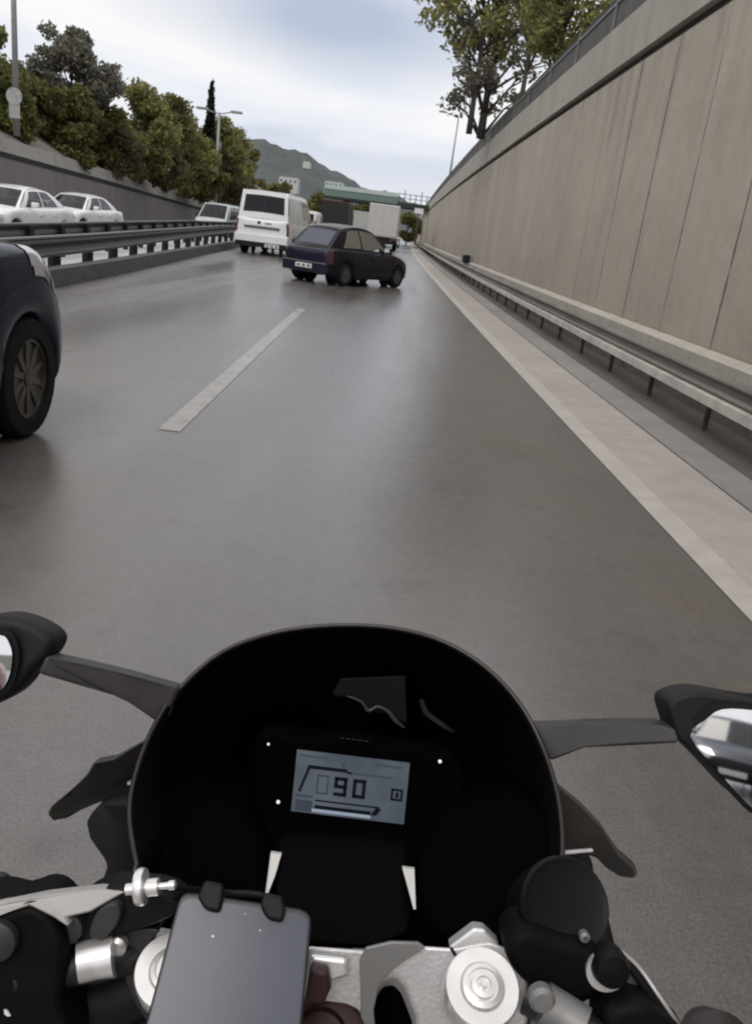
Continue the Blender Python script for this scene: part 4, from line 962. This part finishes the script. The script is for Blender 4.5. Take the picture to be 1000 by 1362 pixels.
# mirrors --------------------------------------------------------------
def mirror(stalk, ds, house, dc, gl, refl, lab):
    mi = plate('mirror', smooth_outline(house, 3), dc, 0.038, BLACKT, bevel=0.013); mi['label'] = lab
    plate('mirror_stalk', stalk, ds, 0.022, mat('stalk_black', (0.045, 0.042, 0.041), 0.45, spec=0.35, var=0.15, vscale=40), mi, bevel=0.004)
    c = atd(sum(p[0] for p in gl)/len(gl), sum(p[1] for p in gl)/len(gl), dc-0.012)
    nrm = (Vector(refl).normalized()-(c-CAMP).normalized()).normalized()
    g = smooth_outline(gl, 3); A = [atplane(x, y, c, nrm) for x, y in g]; n = len(A); B = [a-nrm*0.003 for a in A]
    o = mk('mirror_glass', A+B, [tuple(range(n)), tuple(range(n, 2*n))[::-1]]+[(i, (i+1) % n, n+(i+1) % n, n+i) for i in range(n)], MIRR); kid(o, mi)
    # bezel around the glass
    cen = sum(A, Vector())/n; C = [cen+(a-cen)*1.09-nrm*0.004 for a in A]; Dd = [a-nrm*0.030 for a in C]
    o = mk('bezel', C+Dd, [tuple(range(n)), tuple(range(n, 2*n))[::-1]]+[(i, (i+1) % n, n+(i+1) % n, n+i) for i in range(n)], BLACK, bevel=0.002); kid(o, mi)
mirror([(222, 958), (208, 962), (168, 934), (150, 926), (100, 912), (48, 897), (60, 872), (100, 882), (165, 897), (238, 916)], [.70, .70, .68, .68, .67, .66, .66, .67, .68, .70],
       [(-90, 850), (-40, 826), (0, 819), (30, 824), (58, 838), (70, 852), (68, 866), (56, 882), (40, 897), (20, 922), (-10, 940), (-80, 960)], 0.66,
       [(-95, 880), (-40, 856), (0, 845), (12, 856), (16, 876), (10, 905), (-6, 924), (-50, 944), (-90, 950)], (-0.22, -1, -0.02), 'left mirror, mostly outside the frame')
mirror([(708, 966), (790, 965), (880, 963), (900, 968), (905, 990), (850, 993), (778, 996), (733, 1014), (722, 1000)], [.70, .69, .67, .66, .66, .67, .68, .70, .70],
       [(889, 938), (900, 927), (930, 921), (965, 926), (1010, 934), (1080, 945), (1110, 1000), (1090, 1090), (1030, 1090), (985, 1066), (945, 1024), (912, 992), (902, 984), (893, 958)], 0.66,
       [(918, 980), (938, 958), (960, 944), (1000, 945), (1060, 955), (1085, 1000), (1065, 1070), (1010, 1078), (985, 1060), (955, 1026)], (0.06, -1, -0.015), 'right mirror with pale sky and a dark car in its glass')

# front fairing wings / shells ------------------------------------------
plate('fairing_wing', [(62, 1084), (66, 1074), (92, 1056), (115, 1030), (124, 1014), (150, 1010), (190, 988), (206, 982), (200, 1030), (180, 1080), (168, 1072), (140, 1066), (115, 1074), (88, 1090), (70, 1093)],
      [.66, .66, .67, .69, .70, .71, .74, .76, .75, .73, .72, .70, .69, .67, .66], 0.016, mat('wing_grey', (0.040, 0.038, 0.034), 0.5, spec=0.4, var=0.3, vscale=18), bevel=0.007)
tubep('wing_bolt', [(171, 1040, .718), (173, 1043, .718)], 0.0022, ALU)
plate('fairing_side', [(112, 1094), (130, 1072), (178, 1072), (205, 1120), (215, 1200), (150, 1215), (128, 1188), (140, 1150), (118, 1118)], [.66, .67, .67, .66, .62, .58, .60, .63, .65], 0.03, mat('fairing_dark', (0.009, 0.008, 0.008), 0.5, spec=0.15), bevel=0.01)
plate('fairing_wing', [(738, 1042), (775, 1072), (800, 1098), (825, 1135), (845, 1152), (851, 1164), (843, 1171), (825, 1168), (806, 1156), (795, 1143), (750, 1136)],
      [.74, .71, .69, .67, .66, .655, .655, .655, .66, .67, .72], 0.016, mat('wing_grey2', (0.034, 0.031, 0.028), 0.5, spec=0.4, var=0.25, vscale=18), bevel=0.007)
plate('trim_edge', [(750, 1134), (789, 1131), (789, 1134), (751, 1138)], .645, 0.004, ALU, bevel=0.0005)
# lever, switchgear, clip-on (left)
plate('clutch_lever', [(-120, 1236), (-40, 1214), (0, 1205), (60, 1192), (130, 1184), (170, 1186), (120, 1215), (88, 1222), (92, 1236), (70, 1222), (40, 1207), (0, 1218), (-110, 1250)], [.48, .49, .5, .51, .52, .52, .51, .505, .5, .5, .5, .5, .49, .48], 0.010, mat('lever_alloy', (0.42, 0.40, 0.39), 0.45, 0.5, var=0.1), bevel=0.003)
lath('lever_ball', -4, 1180, 0.56, [(0.001, -0.011), (0.007, -0.008), (0.010, 0), (0.007, 0.008), (0.001, 0.011)], mat('ball_dark', (0.02, 0.012, 0.012), 0.5), n=20)
sw = plate('switch_housing', smooth_outline([(-60, 1225), (0, 1216), (34, 1206), (60, 1216), (80, 1248), (84, 1290), (78, 1340), (90, 1420), (-60, 1440)], 3), 0.50, 0.05, mat('switch_black', (0.004, 0.0038, 0.004), 0.6, spec=0.12, var=0.3, vscale=40), bevel=0.014)
lath('horn_button', -2, 1250, 0.497, [(0.012, -0.002), (0.012, 0.004), (0.009, 0.006), (0.001, 0.0065)], DARKG, sw, n=24)
plate('button_symbol', [(5, 1344), (9, 1345), (14, 1352), (10, 1353), (6, 1350)], 0.4985, 0.001, PLATE, sw, bevel=0)
plate('lever_perch', smooth_outline([(80, 1240), (100, 1205), (132, 1186), (165, 1184), (215, 1190), (238, 1205), (225, 1222), (180, 1240), (150, 1250), (110, 1258), (84, 1258)], 3), [.52]*33, 0.028, mat('perch_black', (0.006, 0.0055, 0.006), 0.5, spec=0.2), bevel=0.007)
lath('perch_pivot', 92, 1233, 0.516, [(0.0095, -0.004), (0.0095, 0.004), (0.007, 0.005), (0.001, 0.005)], DARKG, n=24)
plate('perch_clamp', smooth_outline([(118, 1245), (128, 1215), (150, 1203), (160, 1215), (152, 1236), (134, 1250)], 3), .512, 0.012, DARKG, bevel=0.004)
# cable adjuster
acr = (atd(210, 1182, .50)-atd(170, 1186, .50)).normalized()
lath('adjuster_wheel', 188, 1180, 0.50, [(0.004, -0.0025), (0.0105, -0.0025), (0.0112, 0), (0.0105, 0.0025), (0.004, 0.0025)], ALUL, axis=acr, n=28)
lath('adjuster_barrel', 196, 1181, 0.50, [(0.0035, -0.013), (0.0035, 0.0), (0.0052, 0.0), (0.0052, 0.007), (0.002, 0.007), (0.002, 0.0135), (0.0028, 0.0135), (0.0028, 0.017), (0.001, 0.018)], ALUL, axis=acr, n=16)
tubep('clutch_cable', [(206, 1182, .50), (250, 1183, .53), (300, 1188, .57), (350, 1192, .57), (380, 1215, .58)], 0.0022, BLACK)
# bars
tubep('clip_on_bar', [(200, 1262, .545), (150, 1278, .53), (90, 1288, .52), (20, 1300, .51)], 0.0115, mat('bar_black', (0.02, 0.02, 0.02), 0.4, 0.3), n=20)
tubep('bar_collar', [(152, 1270, .522), (128, 1275, .520), (104, 1281, .517)], [0.0135, 0.0125, 0.0125], ALUL, n=24)
plate('bar_clamp', smooth_outline([(148, 1246), (168, 1240), (190, 1236), (212, 1238), (200, 1254), (190, 1285), (190, 1325), (200, 1365), (176, 1330), (160, 1290), (148, 1275)], 3), .53, 0.03, mat('clamp_dark', (0.035, 0.033, 0.033), 0.4, 0.4, var=0.15), bevel=0.006)
lath('clamp_bolt', 156, 1258, 0.526, [(0.0065, -0.003), (0.0065, 0.003), (0.004, 0.005), (0.001, 0.005)], ALUL, n=20)
tubep('lower_harness', [(190, 1310, .55), (150, 1330, .55), (110, 1345, .55), (70, 1400, .55)], 0.02, BLACK)
tubep('lower_harness', [(230, 1340, .56), (190, 1380, .56), (160, 1420, .56)], 0.02, BLACK)
# fork caps
def fork_cap(px, py, d, R, lab=None):
    o = lath('fork_cap', px, py, d, [(R*0.9, -0.02), (R, -0.018), (R, 0.0), (R*0.96, 0.002), (R*0.60, 0.002), (R*0.56, 0.0005), (R*0.54, 0.0045), (R*0.42, 0.0055), (R*0.40, 0.0035), (R*0.34, 0.0035), (R*0.32, 0.007), (R*0.20, 0.0075), (R*0.18, 0.005), (R*0.10, 0.005), (R*0.08, 0.009), (R*0.01, 0.009)], ALUL, axis=UPB, n=48)
    return o
fork_cap(641, 1314, .525, 0.0245); fork_cap(228, 1292, .520, 0.0235)
for (px, py, d) in ((641, 1316, .55), (222, 1294, .57)):
    a = atd(px, py, d); mb = MB(); mb.tube([a, a-UPB*0.62], 0.022, 20); kid(mb.build('fork_leg', mat('fork_gold', (0.05, 0.045, 0.04), 0.4, 0.6), smooth=True, auto=50))
plate('yoke_hole_shade', [(490, 1290), (570, 1285), (570, 1440), (490, 1440)], 0.575, 0.02, COWL)  # black plate stands in for the shade inside the yoke hole
# top yoke
yk = plate('top_yoke', [(300, 1262), (415, 1257), (486, 1262), (492, 1266), (540, 1268), (556, 1256), (600, 1259), (650, 1250), (684, 1262), (704, 1290), (706, 1345), (690, 1420), (560, 1440), (552, 1350), (535, 1305), (520, 1297), (505, 1310), (494, 1350), (500, 1440), (300, 1440)], 0.545, 0.022, ALU, bevel=0.004, dirv=-UPB)
plate('yoke_rib', [(486, 1262), (520, 1254), (556, 1255), (566, 1262), (540, 1278), (516, 1296), (504, 1312), (497, 1345), (505, 1440), (478, 1440), (480, 1330), (478, 1280)], .541, 0.003, mat('rib_alloy', (0.24, 0.235, 0.23), 0.5, 0.5, var=0.06, vscale=20), yk, bevel=0.001)
plate('yoke_rear_tab', [(596, 1262), (630, 1236), (645, 1238), (665, 1258), (652, 1268), (612, 1268)], .552, 0.012, ALUL, yk, bevel=0.002)
tubep('yoke_groove', [(600, 1262, .5405), (606, 1272, .540), (612, 1281, .540)], 0.0012, BLACK, yk)
lath('stem_nut', 425, 1385, .535, [(0.03, 0), (0.03, 0.006), (0.026, 0.008), (0.018, 0.008), (0.016, 0.004), (0.001, 0.004)], mat('nut_dark', (0.03, 0.012, 0.012), 0.4, 0.4), yk, axis=UPB)
lath('ignition_ring', 425, 1380, .540, [(0.036, 0), (0.0362, 0.003), (0.033, 0.004), (0.026, 0.004), (0.025, 0.002)], ALUL, yk, axis=UPB)
for a_ in (0.35, 0.62, 0.9):
    c = atd(425, 1380, .5375)+UPB*0.0005; u = (Vector((1, 0, 0))-UPB*UPB.x).normalized(); w_ = UPB.cross(u)
    m = MB(); m.obox(c+(u*math.cos(a_+0.3)+w_*math.sin(a_+0.3))*0.0295+UPB*0.005, u*0.0018, w_*0.0018, UPB*0.0006); kid(m.build('ignition_mark', BLACK), yk)
plate('key_cover', [(412, 1290), (436, 1294), (440, 1318), (430, 1340), (404, 1336)], .525, 0.012, mat('key_maroon', (0.035, 0.010, 0.010), 0.5), yk, bevel=0.003)
plate('yoke_block', [(412, 1272), (462, 1278), (464, 1300), (440, 1308), (410, 1296)], .534, 0.010, ALUL, yk, bevel=0.003)
# right side: master cylinder, reservoir, hoses
RB = mat('reservoir_black', (0.005, 0.005, 0.005), 0.45, spec=0.15)
plate('fairing_side', [(700, 1140), (735, 1125), (790, 1140), (798, 1195), (812, 1222), (822, 1262), (815, 1290), (760, 1262), (705, 1210)], [.65, .65, .65, .63, .62, .60, .59, .59, .62], 0.03, MATS['fairing_dark'], bevel=0.01)
rz_ = lath('brake_reservoir', 748, 1205, .560, [(0.024, -0.05), (0.028, -0.03), (0.029, -0.003), (0.0315, -0.003), (0.0318, 0.005), (0.0295, 0.008), (0.026, 0.0065), (0.001, 0.0075)], RB, axis=(UPB*0.8-AX*0.5+Vector((0.15, 0, 0))), n=40)
plate('master_cylinder', smooth_outline([(672, 1255), (700, 1235), (745, 1250), (790, 1262), (812, 1285), (806, 1325), (760, 1345), (705, 1318), (680, 1290)], 3), .535, 0.04, mat('cylinder_black', (0.003, 0.003, 0.003), 0.6, spec=0.1), bevel=0.01)
lath('reservoir_screw', 777, 1246, .540, [(0.0035, -0.003), (0.0035, 0.002), (0.0015, 0.003), (0.001, 0.0)], ALUD, n=14)
lath('hose_union', 812, 1288, .530, [(0.006, -0.012), (0.0115, -0.012), (0.0125, 0.0), (0.0105, 0.006), (0.004, 0.0075), (0.001, 0.0075)], RB, n=24)
lath('union_washer', 806, 1291, .534, [(0.008, -0.001), (0.0135, -0.001), (0.0135, 0.002), (0.008, 0.002)], ALUL, n=28)
tubep('brake_hose', [(826, 1266, .54), (850, 1288, .54), (876, 1325, .535), (905, 1368, .53), (930, 1410, .53)], 0.0014, ALUL)
tubep('brake_hose', [(824, 1274, .542), (846, 1296, .542), (870, 1332, .54), (896, 1372, .535), (915, 1410, .53)], 0.0036, BLACK)
tubep('throttle_cable', [(822, 1290, .545), (842, 1312, .545), (866, 1342, .54), (885, 1372, .54), (905, 1410, .54)], 0.0032, mat('cable_grey', (0.13, 0.125, 0.12), 0.35, 0.4))
tubep('throttle_cable', [(818, 1300, .545), (836, 1322, .545), (858, 1350, .54), (880, 1390, .54)], 0.0016, ALUD)
tubep('clip_on_bar', [(700, 1325, .545), (745, 1350, .535), (820, 1400, .52), (900, 1450, .51)], 0.0115, MATS['bar_black'], n=20)
tubep('bar_collar', [(722, 1335, .528), (748, 1350, .525), (776, 1368, .52)], [0.0135, 0.013, 0.013], ALUD, n=24)
lath('clamp_bolt', 720, 1328, 0.520, [(0.0085, -0.004), (0.0085, 0.003), (0.006, 0.006), (0.001, 0.006)], ALUD, n=20)
plate('switch_housing', smooth_outline([(812, 1345), (850, 1335), (880, 1352), (930, 1400), (900, 1450), (820, 1440), (800, 1380)], 3), .52, 0.04, MATS['switch_black'], bevel=0.01)
lath('lever_ball', 950, 1392, 0.50, [(0.001, -0.022), (0.014, -0.018), (0.0225, 0), (0.014, 0.018), (0.001, 0.022)], MATS['ball_dark'], n=28)
plate('yoke_side', [(690, 1262), (712, 1272), (740, 1300), (742, 1330), (720, 1420), (700, 1420), (706, 1345), (704, 1290)], .548, 0.02, ALUD, bevel=0.004)
# unseen lower part of the bike: front wheel, mudguard, nose side panels
xc = -0.035
m = MB(); m.lathe((xc-0.06, 1.02, 0.30), (1, 0, 0), [(0.2, 0), (0.26, 0.0), (0.295, 0.03), (0.30, 0.06), (0.295, 0.09), (0.26, 0.12), (0.2, 0.12)], 40); fw = kid(m.build('front_wheel', TYRE, smooth=True))
m = MB(); m.lathe((xc-0.03, 1.02, 0.30), (1, 0, 0), [(0.18, 0), (0.215, 0.0), (0.215, 0.06), (0.18, 0.06)], 40); kid(m.build('rim', RIMD), fw)
m = MB(); m.grid([[(xc+s*0.075, 1.02-0.34*math.cos(a), 0.30+0.34*math.sin(a)) for s in (-1, -0.6, 0.6, 1)] for a in np.linspace(0.2, 2.4, 12)]); kid(m.build('mudguard', BLACK, smooth=True))
# ------------------------------------------------------------------ phone on its holder
ph_pts = [(236, 1202), (240, 1193), (248, 1188), (262, 1189), (398, 1209), (408, 1213), (414, 1221), (414, 1232), (395, 1440), (380, 1452), (190, 1430), (180, 1418), (182, 1405)]
pc = atd(300, 1320, .48)
NP = (Vector((0.05, -0.62, 0.78))).normalized()
def pl(pts, off): return [atplane(x, y, pc+NP*off, NP) for x, y in pts]
def slab(name, pts, o0, o1, m, parent=None, bevel=0.0):
    A = pl(pts, o1); n = len(A); B = [a-NP*(o1-o0) for a in A]
    o = mk(name, A+B, [tuple(range(n))[::-1], tuple(range(n, 2*n))]+[(i, (i+1) % n, n+(i+1) % n, n+i) for i in range(n)], m, parent, bevel=bevel)
    bm = bmesh.new(); bm.from_mesh(o.data); bmesh.ops.recalc_face_normals(bm, faces=bm.faces); bm.to_mesh(o.data); bm.free(); return o
pt = thing('phone', (0, 0, 0), 'smartphone with a dark blank glossy screen clamped in the handlebar holder', 'phone')
slab('body', ph_pts, -0.009, 0.0, mat('phone_case', (0.012, 0.012, 0.018), 0.4), pt, bevel=0.0015)
cxp = 300; cyp = 1320
scp = [(cxp+(x-cxp)*0.955, cyp+(y-cyp)*0.945) for x, y in ph_pts]
PSC = mat('phone_glass', (0.065, 0.071, 0.098), 0.22, spec=0.35); slab('screen', scp, 0.0002, 0.0008, PSC, pt)
notch = [(300, 1206), (345, 1212), (341, 1220), (304, 1215)]
for (px, py, r) in ((283, 1246, 0.0008), (346, 1238, 0.0005), (326, 1216, 0.0004)):
    m = MB(); m.lathe(atplane(px, py, pc+NP*0.001, NP), NP, [(r, 0), (r, 0.0002), (r*.2, 0.0004)], 10); m.build('dust_speck', PLATE, pt)
hp = kid(slab('phone_holder', [(cxp+(x-cxp)*0.8, cyp+(y-cyp)*0.8) for x, y in ph_pts], -0.024, -0.0095, BLACK))
for (a, b, c_, d_) in (((262, 1193), (296, 1198), (298, 1176), (272, 1170)), ((346, 1206), (380, 1211), (376, 1192), (350, 1186))):
    pts = [a, ((a[0]*0.7+b[0]*0.3)+0, a[1]+17), (b[0]-4, b[1]+16), b, (c_[0], c_[1]), (d_[0], d_[1])]
    kid(slab('holder_claw', pts, -0.020, 0.007, BLACK, None, bevel=0.0025), hp)
